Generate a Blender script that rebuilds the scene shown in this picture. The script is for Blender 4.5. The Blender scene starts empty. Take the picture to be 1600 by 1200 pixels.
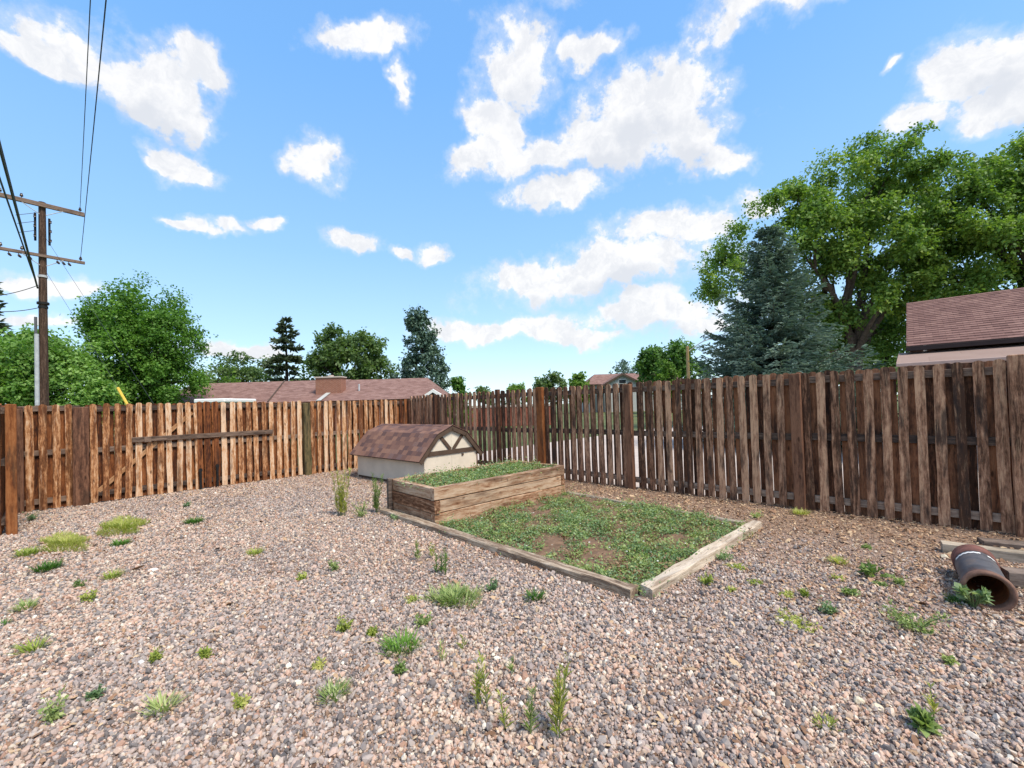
import bpy, bmesh, math, random
import numpy as np
from mathutils import Vector, Matrix, Euler

sc = bpy.context.scene
COL = sc.collection
rnd = random.Random(7)
rng = np.random.default_rng(7)
R = math.radians

# ------------------------------------------------------------------ camera
F, CX, CY, EYE = 674.0, 800.0, 620.0, 1.5
PIT, ROL = R(1.0), R(1.65)
cam_d = bpy.data.cameras.new('camera')
cam = bpy.data.objects.new('camera', cam_d)
COL.objects.link(cam)
sc.camera = cam
cam_d.sensor_width = 36.0
cam_d.lens = F / 1600 * 36
cam_d.shift_y = 20 / 1600
cam_d.clip_start = 0.05
cam_d.clip_end = 2000
_r = Vector((math.cos(ROL), math.sin(PIT) * math.sin(ROL), -math.cos(PIT) * math.sin(ROL)))
_u = Vector((math.sin(ROL), -math.sin(PIT) * math.cos(ROL), math.cos(PIT) * math.cos(ROL)))
_f = Vector((0, math.cos(PIT), math.sin(PIT)))
cam.matrix_world = Matrix(((_r.x, _u.x, -_f.x, 0), (_r.y, _u.y, -_f.y, 0), (_r.z, _u.z, -_f.z, EYE), (0, 0, 0, 1)))


def ray(px, py):
    d = _r * ((px - CX) / F) - _u * ((py - CY) / F) + _f
    return d


def G(px, py, z=0.0):          # point of the plane at height z seen at a survey mark of the photograph
    d = ray(px, py)
    return Vector((0, 0, EYE)) + d * ((z - EYE) / d.z)


def D(px, py, Y):              # point at depth Y
    d = ray(px, py)
    return Vector((0, 0, EYE)) + d * (Y / d.y)


# ------------------------------------------------------------------ light
SUN = Vector((0.62, -0.56, 0)).normalized() * math.cos(R(56)) + Vector((0, 0, math.sin(R(56))))
sd = bpy.data.lights.new('sun', 'SUN')
sd.energy = 2.15
sd.angle = R(18)
sd.color = (1.0, 0.91, 0.78)
so = bpy.data.objects.new('sun', sd)
so.rotation_euler = (-SUN).to_track_quat('-Z', 'Y').to_euler()
so.location = (6, -6, 20)
COL.objects.link(so)

sc.view_settings.view_transform = 'Standard'
sc.view_settings.look = 'None'
sc.view_settings.gamma = 1
sc.view_settings.use_curve_mapping = False
sc.view_settings.exposure = 1.26
sc.cycles.max_bounces = 6
sc.cycles.diffuse_bounces = 3
sc.cycles.transparent_max_bounces = 6
sc.cycles.caustics_reflective = False
sc.cycles.caustics_refractive = False


class NT:
    """small helper to write node trees"""
    def __init__(self, nt):
        self.nt = nt

    def n(self, typ, **kw):
        nd = self.nt.nodes.new(typ)
        for k, v in kw.items():
            setattr(nd, k, v)
        return nd

    def l(self, a, b):
        self.nt.links.new(a, b)

    def setin(self, nd, i, v):
        if hasattr(v, 'is_output'):
            self.l(v, nd.inputs[i])
        elif v is not None:
            nd.inputs[i].default_value = v

    def math(self, op, a, b=None, c=None, clamp=False):
        nd = self.n('ShaderNodeMath', operation=op, use_clamp=clamp)
        self.setin(nd, 0, a); self.setin(nd, 1, b)
        if c is not None:
            self.setin(nd, 2, c)
        return nd.outputs[0]

    def vmath(self, op, a, b=None):
        nd = self.n('ShaderNodeVectorMath', operation=op)
        self.setin(nd, 0, a); self.setin(nd, 1, b)
        return nd.outputs['Value'] if op in ('LENGTH', 'DOT_PRODUCT', 'DISTANCE') else nd.outputs[0]

    def noise(self, vec, scale, detail=4.0, rough=0.55, color=False):
        nd = self.n('ShaderNodeTexNoise')
        if vec is not None:
            self.l(vec, nd.inputs['Vector'])
        nd.inputs['Scale'].default_value = scale
        nd.inputs['Detail'].default_value = detail
        nd.inputs['Roughness'].default_value = rough
        return nd.outputs['Color' if color else 'Fac']

    def voro(self, vec, scale, feature='F1', out='Distance'):
        nd = self.n('ShaderNodeTexVoronoi', feature=feature)
        if vec is not None:
            self.l(vec, nd.inputs['Vector'])
        nd.inputs['Scale'].default_value = scale
        return nd.outputs[out]

    def ramp(self, fac, stops, interp='LINEAR'):
        nd = self.n('ShaderNodeValToRGB')
        cr = nd.color_ramp
        cr.interpolation = interp
        while len(cr.elements) < len(stops):
            cr.elements.new(0.5)
        for e, (p, c) in zip(cr.elements, stops):
            e.position = p
            e.color = (c[0], c[1], c[2], 1) if hasattr(c, '__len__') else (c, c, c, 1)
        self.l(fac, nd.inputs[0])
        return nd.outputs[0]

    def mix(self, fac, a, b, blend='MIX'):
        nd = self.n('ShaderNodeMix', data_type='RGBA', blend_type=blend)
        self.setin(nd, 0, fac)
        for i, v in ((6, a), (7, b)):
            if hasattr(v, 'is_output'):
                self.l(v, nd.inputs[i])
            else:
                nd.inputs[i].default_value = (v[0], v[1], v[2], 1)
        return nd.outputs[2]

    def maprange(self, v, a, b, c=0.0, d=1.0, smooth=False):
        nd = self.n('ShaderNodeMapRange', interpolation_type='SMOOTHSTEP' if smooth else 'LINEAR')
        self.setin(nd, 0, v)
        for i, x in zip((1, 2, 3, 4), (a, b, c, d)):
            nd.inputs[i].default_value = x
        return nd.outputs[0]

    def mapping(self, vec, scale=(1, 1, 1), loc=(0, 0, 0), rot=(0, 0, 0), typ='POINT'):
        nd = self.n('ShaderNodeMapping', vector_type=typ)
        self.l(vec, nd.inputs[0])
        nd.inputs['Location'].default_value = loc
        nd.inputs['Rotation'].default_value = rot
        nd.inputs['Scale'].default_value = scale
        return nd.outputs[0]


# ------------------------------------------------------------------ sky
world = bpy.data.worlds.new('World')
sc.world = world
world.use_nodes = True
w = NT(world.node_tree)
world.node_tree.nodes.clear()
w_out = w.n('ShaderNodeOutputWorld')
w_bg = w.n('ShaderNodeBackground')
w_bg.inputs['Strength'].default_value = 0.15
w.l(w_bg.outputs[0], w_out.inputs[0])
sky = w.n('ShaderNodeTexSky', sky_type='NISHITA')
sky.sun_disc = False
sky.sun_elevation = R(56)
sky.sun_rotation = math.atan2(SUN.x, SUN.y)
sky.altitude = 1600
sky.air_density = 1.0
sky.dust_density = 1.0
sky.ozone_density = 1.2
tc = w.n('ShaderNodeTexCoord')
dirv = tc.outputs['Generated']
warp = w.vmath('SUBTRACT', w.noise(dirv, 5.0, 5.0, 0.6, True), (0.5, 0.5, 0.5))
sc_ = w.n('ShaderNodeVectorMath', operation='SCALE'); w.l(warp, sc_.inputs[0]); sc_.inputs['Scale'].default_value = 0.16
warped = w.vmath('ADD', dirv, sc_.outputs[0])


def cloud_mask(items, vec):
    acc = None
    for (px, py, a, b, ang) in items:
        d = ray(px, py)
        k = 1.0 / d.length
        c = d * k
        f = c.copy()
        s = (f.cross(Vector((0, 0, 1)))).normalized()
        t = s.cross(f)
        ca, sa = math.cos(R(ang)), math.sin(R(ang))
        s2 = s * ca + t * sa
        t2 = t * ca - s * sa
        m = Matrix(((s2.x, t2.x, -f.x), (s2.y, t2.y, -f.y), (s2.z, t2.z, -f.z)))
        e = m.to_euler('XYZ')
        # the lens stretches far from its axis: radial a little more than across
        sx = a / F * k * k ** 0.5
        sy = b / F * k * k ** 0.3
        loc = w.mapping(vec, (sx, sy, 0.9), c, e, 'TEXTURE')
        ln = w.vmath('LENGTH', loc)
        v = w.math('SUBTRACT', 1.0, ln)
        acc = v if acc is None else w.math('MAXIMUM', acc, v)
    return acc


CL = [(200, 105, 150, 62, -12), (255, 145, 100, 52, -15), (310, 98, 62, 45, 0), (90, 82, 90, 26, -6),
      (292, 250, 66, 36, -28), (250, 240, 34, 16, -20), (503, 258, 50, 44, -25), (626, 136, 24, 40, 25),
      (300, 346, 36, 12, 0), (350, 354, 62, 18, -8), (415, 360, 34, 15, 0), (547, 385, 48, 23, 0), (675, 391, 38, 22, 0), (620, 393, 30, 14, 0),
      (800, 120, 78, 78, 0), (790, 195, 60, 60, 0), (745, 250, 66, 30, 20), (1000, 170, 140, 80, 0), (1085, 205, 100, 56, -18), (1140, 240, 56, 34, -20),
      (915, 85, 84, 28, 0), (880, 240, 160, 46, 0), (950, 230, 150, 52, 0), (1160, 252, 38, 24, -30),
      (880, 302, 100, 32, 0), (1040, 362, 120, 38, 0), (1105, 360, 60, 30, 0),
      (940, 425, 215, 48, 4), (1010, 415, 130, 36, 0), (830, 432, 100, 34, 0), (1030, 487, 180, 30, 2), (1110, 498, 90, 24, 0),
      (790, 516, 170, 20, 0), (900, 526, 90, 16, 0),
      (1545, 105, 125, 78, 0), (1590, 160, 90, 60, 0), (1525, 195, 50, 40, 0), (1428, 195, 46, 36, 20), (1415, 103, 22, 14, 0),
      (1180, 322, 40, 22, 0), (50, 440, 110, 30, 0), (115, 455, 60, 22, 0), (60, 505, 90, 20, 0), (380, 540, 80, 16, 0),
      (560, 55, 130, 30, 10), (1250, -30, 240, 55, 0), (800, -60, 170, 60, 0)]
fine = w.noise(dirv, 9.0, 9.0, 0.60)
fine2 = w.noise(dirv, 26.0, 9.0, 0.66)


def cloud_edge(items, vec):
    e_ = w.math('MULTIPLY_ADD', w.math('SUBTRACT', fine, 0.5), 1.5, cloud_mask(items, vec))
    return w.math('MULTIPLY_ADD', w.math('SUBTRACT', fine2, 0.5), 1.15, e_)


edge = cloud_edge(CL, warped)
# the same cloud looked up a little higher: thick cloud overhead shades what hangs below it
edge_up = cloud_edge([c for c in CL if c[2] * c[3] > 5000 and c[1] > 0], w.vmath('ADD', warped, (-0.012, 0.0, 0.045)))
dens_front = w.math('MAXIMUM', w.maprange(edge, 0.13, 0.46, 0.0, 1.0, True), w.maprange(edge, -0.15, 0.5, 0.0, 0.5, True))
# behind and beside the camera unseen random clouds go on, cover raised for neutral fill
sep = w.n('ShaderNodeSeparateXYZ'); w.l(dirv, sep.inputs[0])
flat = w.mapping(dirv, (1, 1, 2.2))
cl_n = w.noise(flat, 3.2, 9.0, 0.58)
dens_back = w.maprange(cl_n, 0.48, 0.62, 0.0, 1.0, True)
back = w.maprange(sep.outputs['Y'], 0.55, 0.35, 0.0, 1.0, True)
dens = w.math('ADD', w.math('MULTIPLY', dens_front, w.math('SUBTRACT', 1.0, back)), w.math('MULTIPLY', dens_back, back))
dens = w.math('MULTIPLY', dens, w.maprange(sep.outputs['Z'], 0.0, 0.05, 0.0, 1.0, True))
puff = w.maprange(w.noise(warped, 17.0, 8.0, 0.68), 0.40, 0.64, 0.0, 0.42, True)
greyf = w.math('MAXIMUM', w.maprange(edge_up, 0.30, 1.0, 0.0, 0.6, True), puff)
cloud_col = w.mix(greyf, (2.95, 2.92, 2.9), (1.72, 1.84, 2.08))
hs = w.n('ShaderNodeHueSaturation')
hs.inputs['Saturation'].default_value = 1.12
hs.inputs['Value'].default_value = 1.15
w.l(sky.outputs[0], hs.inputs['Color'])
clear = w.ramp(sep.outputs['Z'], [(0.0, (1.95, 2.4, 2.75)), (0.12, (1.5, 2.2, 2.8)), (0.32, (0.98, 1.8, 2.85)), (0.6, (0.62, 1.45, 2.8)), (1.0, (0.42, 1.1, 2.5))])
base_sky = w.mix(0.82, hs.outputs[0], clear)
skyc = w.mix(w.math('MULTIPLY', dens, 0.95), base_sky, cloud_col)
w.l(skyc, w_bg.inputs['Color'])
world.cycles.sampling_method = 'MANUAL'
world.cycles.sample_map_resolution = 512


# ------------------------------------------------------------------ helpers: objects
def tag(o, label=None, cat=None, group=None, kind=None):
    if label: o['label'] = label
    if cat: o['category'] = cat
    if group: o['group'] = group
    if kind: o['kind'] = kind
    return o


def link(name, data, parent=None, loc=(0, 0, 0), rot=(0, 0, 0), mat=None):
    o = bpy.data.objects.new(name, data)
    COL.objects.link(o)
    o.location = loc
    o.rotation_euler = rot
    if parent is not None:
        o.parent = parent
    if mat is not None and data is not None and len(data.materials) == 0:
        data.materials.append(mat)
    return o


def empty(name, loc=(0, 0, 0), rz=0.0):
    return link(name, None, None, loc, (0, 0, rz))


def bm_mesh(bm, name, mat=None, smooth=False):
    me = bpy.data.meshes.new(name)
    bmesh.ops.recalc_face_normals(bm, faces=bm.faces)
    bm.to_mesh(me)
    bm.free()
    if mat: me.materials.append(mat)
    if smooth:
        me.shade_smooth()
    return me


def np_mesh(name, V, quads=None, tris=None, mat=None, attrs=None, smooth=False, midx=None, mats=None):
    me = bpy.data.meshes.new(name)
    V = np.asarray(V, dtype=np.float32)
    me.vertices.add(len(V))
    me.vertices.foreach_set('co', V.ravel())
    F_ = quads if quads is not None else tris
    k = 4 if quads is not None else 3
    F_ = np.asarray(F_, dtype=np.int32)
    n = len(F_)
    me.loops.add(n * k)
    me.loops.foreach_set('vertex_index', F_.ravel())
    me.polygons.add(n)
    me.polygons.foreach_set('loop_start', np.arange(0, n * k, k, dtype=np.int32))
    if mats:
        for m in mats: me.materials.append(m)
        me.polygons.foreach_set('material_index', np.asarray(midx, dtype=np.int32))
    elif mat:
        me.materials.append(mat)
    if attrs:
        for an, av in attrs.items():
            a = me.attributes.new(an, 'FLOAT', 'POINT')
            a.data.foreach_set('value', np.asarray(av, dtype=np.float32))
    me.update(calc_edges=True)
    if smooth: me.shade_smooth()
    return me


def add_box(bm, x0, x1, y0, y1, z0, z1, M=None, bev=0.0):
    g = bmesh.ops.create_cube(bm, size=1)
    vs = g['verts']
    for v in vs:
        v.co = Vector(((x0 + x1) / 2 + v.co.x * (x1 - x0), (y0 + y1) / 2 + v.co.y * (y1 - y0), (z0 + z1) / 2 + v.co.z * (z1 - z0)))
    if bev > 0:
        es = list({e for v in vs for e in v.link_edges})
        r = bmesh.ops.bevel(bm, geom=es, offset=bev, segments=1, affect='EDGES', profile=0.5)
        vs = list(r['verts']) if r['verts'] else vs
        vs = list({v for f in r['faces'] for v in f.verts} | set(v for v in vs if v.is_valid))
    if M is not None:
        for v in vs: v.co = M @ v.co
    return vs


def box_mesh(name, x0, x1, y0, y1, z0, z1, mat, bev=0.0, M=None):
    bm = bmesh.new()
    add_box(bm, x0, x1, y0, y1, z0, z1, M, bev)
    return bm_mesh(bm, name, mat)


def tube_arrays(pts, rad, sides=8, cap=True):
    pts = [Vector(p) for p in pts]
    n = len(pts)
    if not hasattr(rad, '__len__'): rad = [rad] * n
    V, Q = [], []
    prev = None
    for i, p in enumerate(pts):
        t = (pts[min(i + 1, n - 1)] - pts[max(i - 1, 0)])
        if t.length < 1e-9: t = Vector((0, 0, 1))
        t.normalize()
        a = prev if prev is not None else (Vector((1, 0, 0)) if abs(t.x) < 0.9 else Vector((0, 1, 0)))
        a = (a - t * a.dot(t)).normalized()
        prev = a
        b = t.cross(a)
        for k in range(sides):
            an = 2 * math.pi * k / sides
            V.append(p + (a * math.cos(an) + b * math.sin(an)) * rad[i])
    for i in range(n - 1):
        for k in range(sides):
            k2 = (k + 1) % sides
            Q.append((i * sides + k, i * sides + k2, (i + 1) * sides + k2, (i + 1) * sides + k))
    return V, Q


class Acc:
    """collects tubes and boxes into one mesh"""
    def __init__(self):
        self.V, self.Q = [], []

    def tube(self, pts, rad, sides=8):
        V, Q = tube_arrays(pts, rad, sides)
        o = len(self.V)
        self.V += V
        self.Q += [tuple(i + o for i in q) for q in Q]
        # end caps
        n = len(pts)
        for base in (0, (n - 1) * sides):
            self.Q.append(tuple(o + base + k for k in range(sides)))
        return self

    def box(self, x0, x1, y0, y1, z0, z1, M=None):
        o = len(self.V)
        vs = [Vector((x, y, z)) for x in (x0, x1) for y in (y0, y1) for z in (z0, z1)]
        if M is not None: vs = [M @ v for v in vs]
        self.V += vs
        for q in ((0, 1, 3, 2), (4, 6, 7, 5), (0, 4, 5, 1), (2, 3, 7, 6), (0, 2, 6, 4), (1, 5, 7, 3)):
            self.Q.append(tuple(o + i for i in q))
        return self

    def poly(self, pts):
        o = len(self.V)
        self.V += [Vector(p) for p in pts]
        self.Q.append(tuple(range(o, o + len(pts))))
        return self

    def mesh(self, name, mat=None, smooth=False):
        me = bpy.data.meshes.new(name)
        me.from_pydata([tuple(v) for v in self.V], [], self.Q)
        bm = bmesh.new(); bm.from_mesh(me)
        bmesh.ops.recalc_face_normals(bm, faces=bm.faces)
        bm.to_mesh(me); bm.free()
        if mat: me.materials.append(mat)
        if smooth: me.shade_smooth()
        return me


# ------------------------------------------------------------------ materials
def new_mat(name):
    m = bpy.data.materials.new(name)
    m.use_nodes = True
    nt = m.node_tree
    b = nt.nodes['Principled BSDF']
    b.inputs['Roughness'].default_value = 0.85
    b.inputs['Specular IOR Level'].default_value = 0.25
    return m, NT(nt), b


def bump(t, b, h, strength=0.5, dist=0.01):
    nd = t.n('ShaderNodeBump')
    nd.inputs['Strength'].default_value = strength
    nd.inputs['Distance'].default_value = dist
    t.l(h, nd.inputs['Height'])
    t.l(nd.outputs[0], b.inputs['Normal'])


def plain(name, col, rough=0.7, var=0.12, scale=6.0, metal=0.0, bmp=0.2):
    m, t, b = new_mat(name)
    tcn = t.n('ShaderNodeTexCoord')
    nz = t.noise(tcn.outputs['Object'], scale, 6.0, 0.6)
    lo = tuple(c * (1 - var) for c in col); hi = tuple(min(1, c * (1 + var)) for c in col)
    t.l(t.ramp(nz, [(0.3, lo), (0.7, hi)]), b.inputs['Base Color'])
    b.inputs['Roughness'].default_value = rough
    b.inputs['Metallic'].default_value = metal
    if bmp: bump(t, b, nz, bmp, 0.01)
    return m


def wood(name, stops, axis='Z', stain=0.5, stain_col=(0.02, 0.014, 0.011), stain_scale=1.5, hue=0.0, bmp=0.5, bleach=None):
    """weathered board: streaky grain along its length, knots, blotchy stains, one tone per board"""
    m, t, b = new_mat(name)
    tcn = t.n('ShaderNodeTexCoord')
    oi = t.n('ShaderNodeObjectInfo')
    off = t.n('ShaderNodeCombineXYZ')
    for i, k in enumerate((37.0, 61.0, 83.0)):
        t.l(t.math('MULTIPLY', oi.outputs['Random'], k), off.inputs[i])
    p = t.vmath('ADD', tcn.outputs['Object'], off.outputs[0])
    lng = {'X': (1, 14, 14), 'Y': (14, 1, 14), 'Z': (14, 14, 1)}[axis]
    md = {'X': (.4, 7, 7), 'Y': (7, .4, 7), 'Z': (7, 7, .4)}[axis]
    wv = t.vmath('SUBTRACT', t.noise(p, 3.0, 3.0, 0.5, True), (0.5, 0.5, 0.5))
    ws = t.n('ShaderNodeVectorMath', operation='SCALE'); t.l(wv, ws.inputs[0]); ws.inputs['Scale'].default_value = 0.06
    p2 = t.vmath('ADD', p, ws.outputs[0])
    grain = t.noise(t.mapping(p2, lng), 7.0, 7.0, 0.65)
    streak = t.noise(t.mapping(p2, md), 4.0, 5.0, 0.6)
    streak = t.math('MULTIPLY_ADD', t.math('SUBTRACT', streak, 0.5), 1.35, 0.5)
    mott = t.noise(t.mapping(p, {'X': (1.2, 3, 3), 'Y': (3, 1.2, 3), 'Z': (3, 3, 1.2)}[axis]), 9.0, 6.0, 0.7)
    streak = t.math('MULTIPLY_ADD', t.math('SUBTRACT', mott, 0.5), 0.8, streak)
    tone = t.math('MULTIPLY_ADD', t.math('SUBTRACT', oi.outputs['Random'], 0.5), 0.46, streak)
    tone = t.math('MULTIPLY_ADD', t.math('SUBTRACT', grain, 0.5), 0.7, tone)
    col = t.ramp(tone, stops)
    # knots
    kv = t.voro(t.mapping(p2, {'X': (1.6, 5, 5), 'Y': (5, 1.6, 5), 'Z': (5, 5, 1.6)}[axis]), 1.5)
    kn = t.maprange(kv, 0.05, 0.13, 0.75, 0.0, True)
    col = t.mix(kn, col, tuple(c * 0.35 for c in stops[0][1]))
    # weather stains
    st = t.noise(t.mapping(p, {'X': (.42, 2.4, 2.4), 'Y': (2.4, .42, 2.4), 'Z': (2.4, 2.4, .42)}[axis]), stain_scale * 2.2, 6.0, 0.62)
    stf = t.maprange(st, 0.49, 0.68, 0.0, stain, True)
    col = t.mix(stf, col, stain_col)
    if bleach:
        bl = t.maprange(t.noise(t.mapping(p2, md), 6.0, 5.0, 0.7), 0.55, 0.75, 0.0, 0.7, True)
        col = t.mix(bl, col, bleach)
    t.l(col, b.inputs['Base Color'])
    b.inputs['Roughness'].default_value = 0.88
    bump(t, b, grain, bmp, 0.006)
    return m


def leafmat(name, c1, c2, c3, trans=0.35, rough=0.5):
    m = bpy.data.materials.new(name)
    m.use_nodes = True
    t = NT(m.node_tree)
    b = m.node_tree.nodes['Principled BSDF']
    out = m.node_tree.nodes['Material Output']
    at = t.n('ShaderNodeAttribute', attribute_name='tint')
    col = t.ramp(at.outputs['Fac'], [(0.0, c1), (0.55, c2), (1.0, c3)])
    t.l(col, b.inputs['Base Color'])
    b.inputs['Roughness'].default_value = rough
    b.inputs['Specular IOR Level'].default_value = 0.25
    tr = t.n('ShaderNodeBsdfTranslucent')
    br = t.mix(1.0, col, (1.35, 1.5, 0.7), 'MULTIPLY')
    t.l(br, tr.inputs[0])
    mx = t.n('ShaderNodeMixShader')
    mx.inputs[0].default_value = trans
    t.l(b.outputs[0], mx.inputs[1]); t.l(tr.outputs[0], mx.inputs[2])
    t.l(mx.outputs[0], out.inputs[0])
    return m


# cedar of the back fence: honey and orange; of the right-hand fence: grey brown
W_honey = wood('honey_cedar', [(0.25, (0.143, 0.052, 0.020)), (0.42, (0.374, 0.167, 0.069)), (0.56, (0.550, 0.305, 0.156)), (0.75, (0.682, 0.483, 0.325))], stain=0.8, stain_col=(0.085, 0.033, 0.014), bleach=(0.66, 0.47, 0.32))
W_rust = wood('rust_cedar', [(0.25, (0.055, 0.018, 0.008)), (0.5, (0.17, 0.055, 0.018)), (0.8, (0.31, 0.115, 0.04))], stain=0.85, stain_col=(0.022, 0.011, 0.008))
W_grey = wood('grey_cedar', [(0.25, (0.073, 0.035, 0.020)), (0.43, (0.212, 0.105, 0.060)), (0.58, (0.368, 0.193, 0.114)), (0.80, (0.594, 0.349, 0.210))], stain=0.85, stain_col=(0.03, 0.021, 0.018), bleach=(0.48, 0.31, 0.185), stain_scale=2.2)
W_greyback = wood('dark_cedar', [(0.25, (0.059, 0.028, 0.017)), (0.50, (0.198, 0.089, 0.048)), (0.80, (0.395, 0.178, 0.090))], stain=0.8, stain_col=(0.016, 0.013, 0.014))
W_post = wood('dark_post', [(0.25, (0.050, 0.023, 0.014)), (0.50, (0.125, 0.057, 0.034)), (0.80, (0.237, 0.115, 0.066))], stain=0.7)
W_postorange = wood('orange_post', [(0.25, (0.09, 0.025, 0.009)), (0.5, (0.21, 0.068, 0.02)), (0.8, (0.31, 0.12, 0.042))], stain=0.75)
W_postgreen = wood('mossy_post', [(0.25, (0.04, 0.035, 0.016)), (0.5, (0.115, 0.09, 0.04)), (0.8, (0.21, 0.14, 0.065))], stain=0.5)
W_rail = wood('rail_wood', [(0.25, (0.05, 0.033, 0.026)), (0.5, (0.12, 0.078, 0.058)), (0.8, (0.22, 0.15, 0.11))], 'X', 0.6)
W_raillight = wood('pale_rail_wood', [(0.25, (0.18, 0.12, 0.09)), (0.5, (0.32, 0.23, 0.17)), (0.8, (0.45, 0.33, 0.25))], 'X', 0.4)
W_brace = wood('tan_brace', [(0.25, (0.22, 0.10, 0.045)), (0.5, (0.36, 0.18, 0.08)), (0.8, (0.48, 0.28, 0.15))], 'X', 0.4)
W_bed = wood('bed_timber', [(0.25, (0.10, 0.043, 0.02)), (0.42, (0.26, 0.13, 0.07)), (0.58, (0.40, 0.25, 0.155)), (0.8, (0.52, 0.38, 0.265))], 'X', 0.85, (0.085, 0.034, 0.017), 0.75)
W_edge = wood('landscape_timber', [(0.22, (0.19, 0.13, 0.09)), (0.38, (0.36, 0.275, 0.195)), (0.55, (0.47, 0.38, 0.285)), (0.8, (0.58, 0.49, 0.385))], 'X', 0.6, (0.15, 0.09, 0.055), 1.6, bmp=1.0)
W_board = wood('grey_plank', [(0.22, (0.16, 0.125, 0.09)), (0.5, (0.33, 0.27, 0.2)), (0.85, (0.5, 0.42, 0.32))], 'X', 0.45)
W_boarddark = wood('dark_plank', [(0.22, (0.05, 0.036, 0.03)), (0.5, (0.14, 0.105, 0.085)), (0.85, (0.27, 0.21, 0.17))], 'X', 0.55)
W_pole = wood('pole_wood', [(0.25, (0.05, 0.028, 0.019)), (0.5, (0.115, 0.07, 0.048)), (0.8, (0.2, 0.13, 0.09))], stain=0.5)
W_arm = wood('crossarm_wood', [(0.25, (0.05, 0.03, 0.022)), (0.5, (0.13, 0.085, 0.062)), (0.8, (0.22, 0.155, 0.12))], 'X', 0.5)

M_black = plain('black_iron', (0.014, 0.013, 0.013), 0.6, 0.3)
M_wire = plain('dark_wire', (0.03, 0.031, 0.036), 0.5, 0.2)
M_insul = plain('dark_porcelain', (0.05, 0.03, 0.024), 0.25, 0.2)
M_galv = plain('galvanised_pipe', (0.45, 0.46, 0.47), 0.45, 0.2)
M_white = plain('white_paint', (0.76, 0.75, 0.72), 0.6, 0.05)
M_yellow = plain('yellow_plastic', (0.62, 0.42, 0.06), 0.5, 0.1)
M_beige = plain('beige_board', (0.67, 0.595, 0.48), 0.75, 0.10, 3.0)
M_brown = plain('brown_trim', (0.085, 0.055, 0.038), 0.7, 0.2)
M_trimdark = plain('dark_fascia', (0.035, 0.022, 0.02), 0.6, 0.2)
M_tanpole = plain('tan_pole', (0.42, 0.28, 0.13), 0.7, 0.15)
M_concrete = plain('concrete', (0.5, 0.42, 0.365), 0.9, 0.12, 1.2)
M_bark = plain('bark', (0.10, 0.075, 0.058), 0.95, 0.5, 9.0, 0.0, 0.8)
M_barkdark = plain('dark_bark', (0.055, 0.042, 0.035), 0.95, 0.45, 9.0, 0.0, 0.8)
M_soil = plain('bed_soil', (0.17, 0.105, 0.066), 0.95, 0.4, 18.0, 0.0, 0.8)


def brick(name, c1, c2, mortar, scale=1.0, bw=0.2, rh=0.067, ms=0.008):
    m, t, b = new_mat(name)
    tcn = t.n('ShaderNodeTexCoord')
    nd = t.n('ShaderNodeTexBrick')
    rot = t.mapping(tcn.outputs['Object'], (1, 1, 1), (0, 0, 0), (R(90), 0, 0))
    t.l(rot, nd.inputs['Vector'])
    nd.inputs['Color1'].default_value = (*c1, 1); nd.inputs['Color2'].default_value = (*c2, 1); nd.inputs['Mortar'].default_value = (*mortar, 1)
    nd.inputs['Scale'].default_value = scale
    nd.inputs['Brick Width'].default_value = bw; nd.inputs['Row Height'].default_value = rh; nd.inputs['Mortar Size'].default_value = ms
    nz = t.noise(tcn.outputs['Object'], 5.0, 5.0)
    t.l(t.mix(t.maprange(nz, 0.4, 0.7, 0, 0.35), nd.outputs['Color'], tuple(c * 0.6 for c in c1)), b.inputs['Base Color'])
    bump(t, b, nd.outputs['Fac'], 0.4, -0.01)
    return m


M_brick = brick('red_brick', (0.33, 0.125, 0.075), (0.26, 0.09, 0.055), (0.36, 0.28, 0.22))
M_brickred = brick('dark_red_brick', (0.34, 0.085, 0.045), (0.25, 0.06, 0.035), (0.3, 0.2, 0.16))
M_brickpink = brick('pale_brick', (0.58, 0.40, 0.32), (0.52, 0.34, 0.27), (0.58, 0.48, 0.42))
M_siding = plain('grey_siding', (0.42, 0.42, 0.4), 0.8, 0.06)


def roofmat(name, stops, tab=0.22, course=0.14):
    """asphalt shingles: granules, and one tone per tab"""
    m, t, b = new_mat(name)
    tcn = t.n('ShaderNodeTexCoord')
    nd = t.n('ShaderNodeTexBrick')
    t.l(tcn.outputs['UV'], nd.inputs['Vector'])
    nd.inputs['Scale'].default_value = 1.0
    nd.inputs['Brick Width'].default_value = tab; nd.inputs['Row Height'].default_value = course; nd.inputs['Mortar Size'].default_value = 0.006
    nd.inputs['Color1'].default_value = (0, 0, 0, 1); nd.inputs['Color2'].default_value = (1, 1, 1, 1); nd.inputs['Mortar'].default_value = (0.0, 0.0, 0.0, 1)
    nz = t.noise(tcn.outputs['UV'], 60.0, 4.0, 0.7)
    big = t.noise(tcn.outputs['UV'], 1.1, 5.0, 0.6)
    f = t.math('MULTIPLY_ADD', nz, 0.45, t.math('MULTIPLY', nd.outputs['Color'], 0.35))
    f = t.math('MULTIPLY_ADD', t.math('SUBTRACT', big, 0.5), 0.5, f)
    t.l(t.ramp(f, stops), b.inputs['Base Color'])
    b.inputs['Roughness'].default_value = 0.95
    bump(t, b, nd.outputs['Fac'], 0.5, -0.01)
    return m


M_roofbrown = roofmat('brown_shingles', [(0.12, (0.12, 0.062, 0.052)), (0.4, (0.205, 0.112, 0.094)), (0.7, (0.30, 0.18, 0.145))])
M_roofpink = roofmat('dusty_shingles', [(0.12, (0.135, 0.072, 0.058)), (0.4, (0.225, 0.128, 0.105)), (0.7, (0.30, 0.19, 0.16))], 0.3, 0.16)


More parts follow.
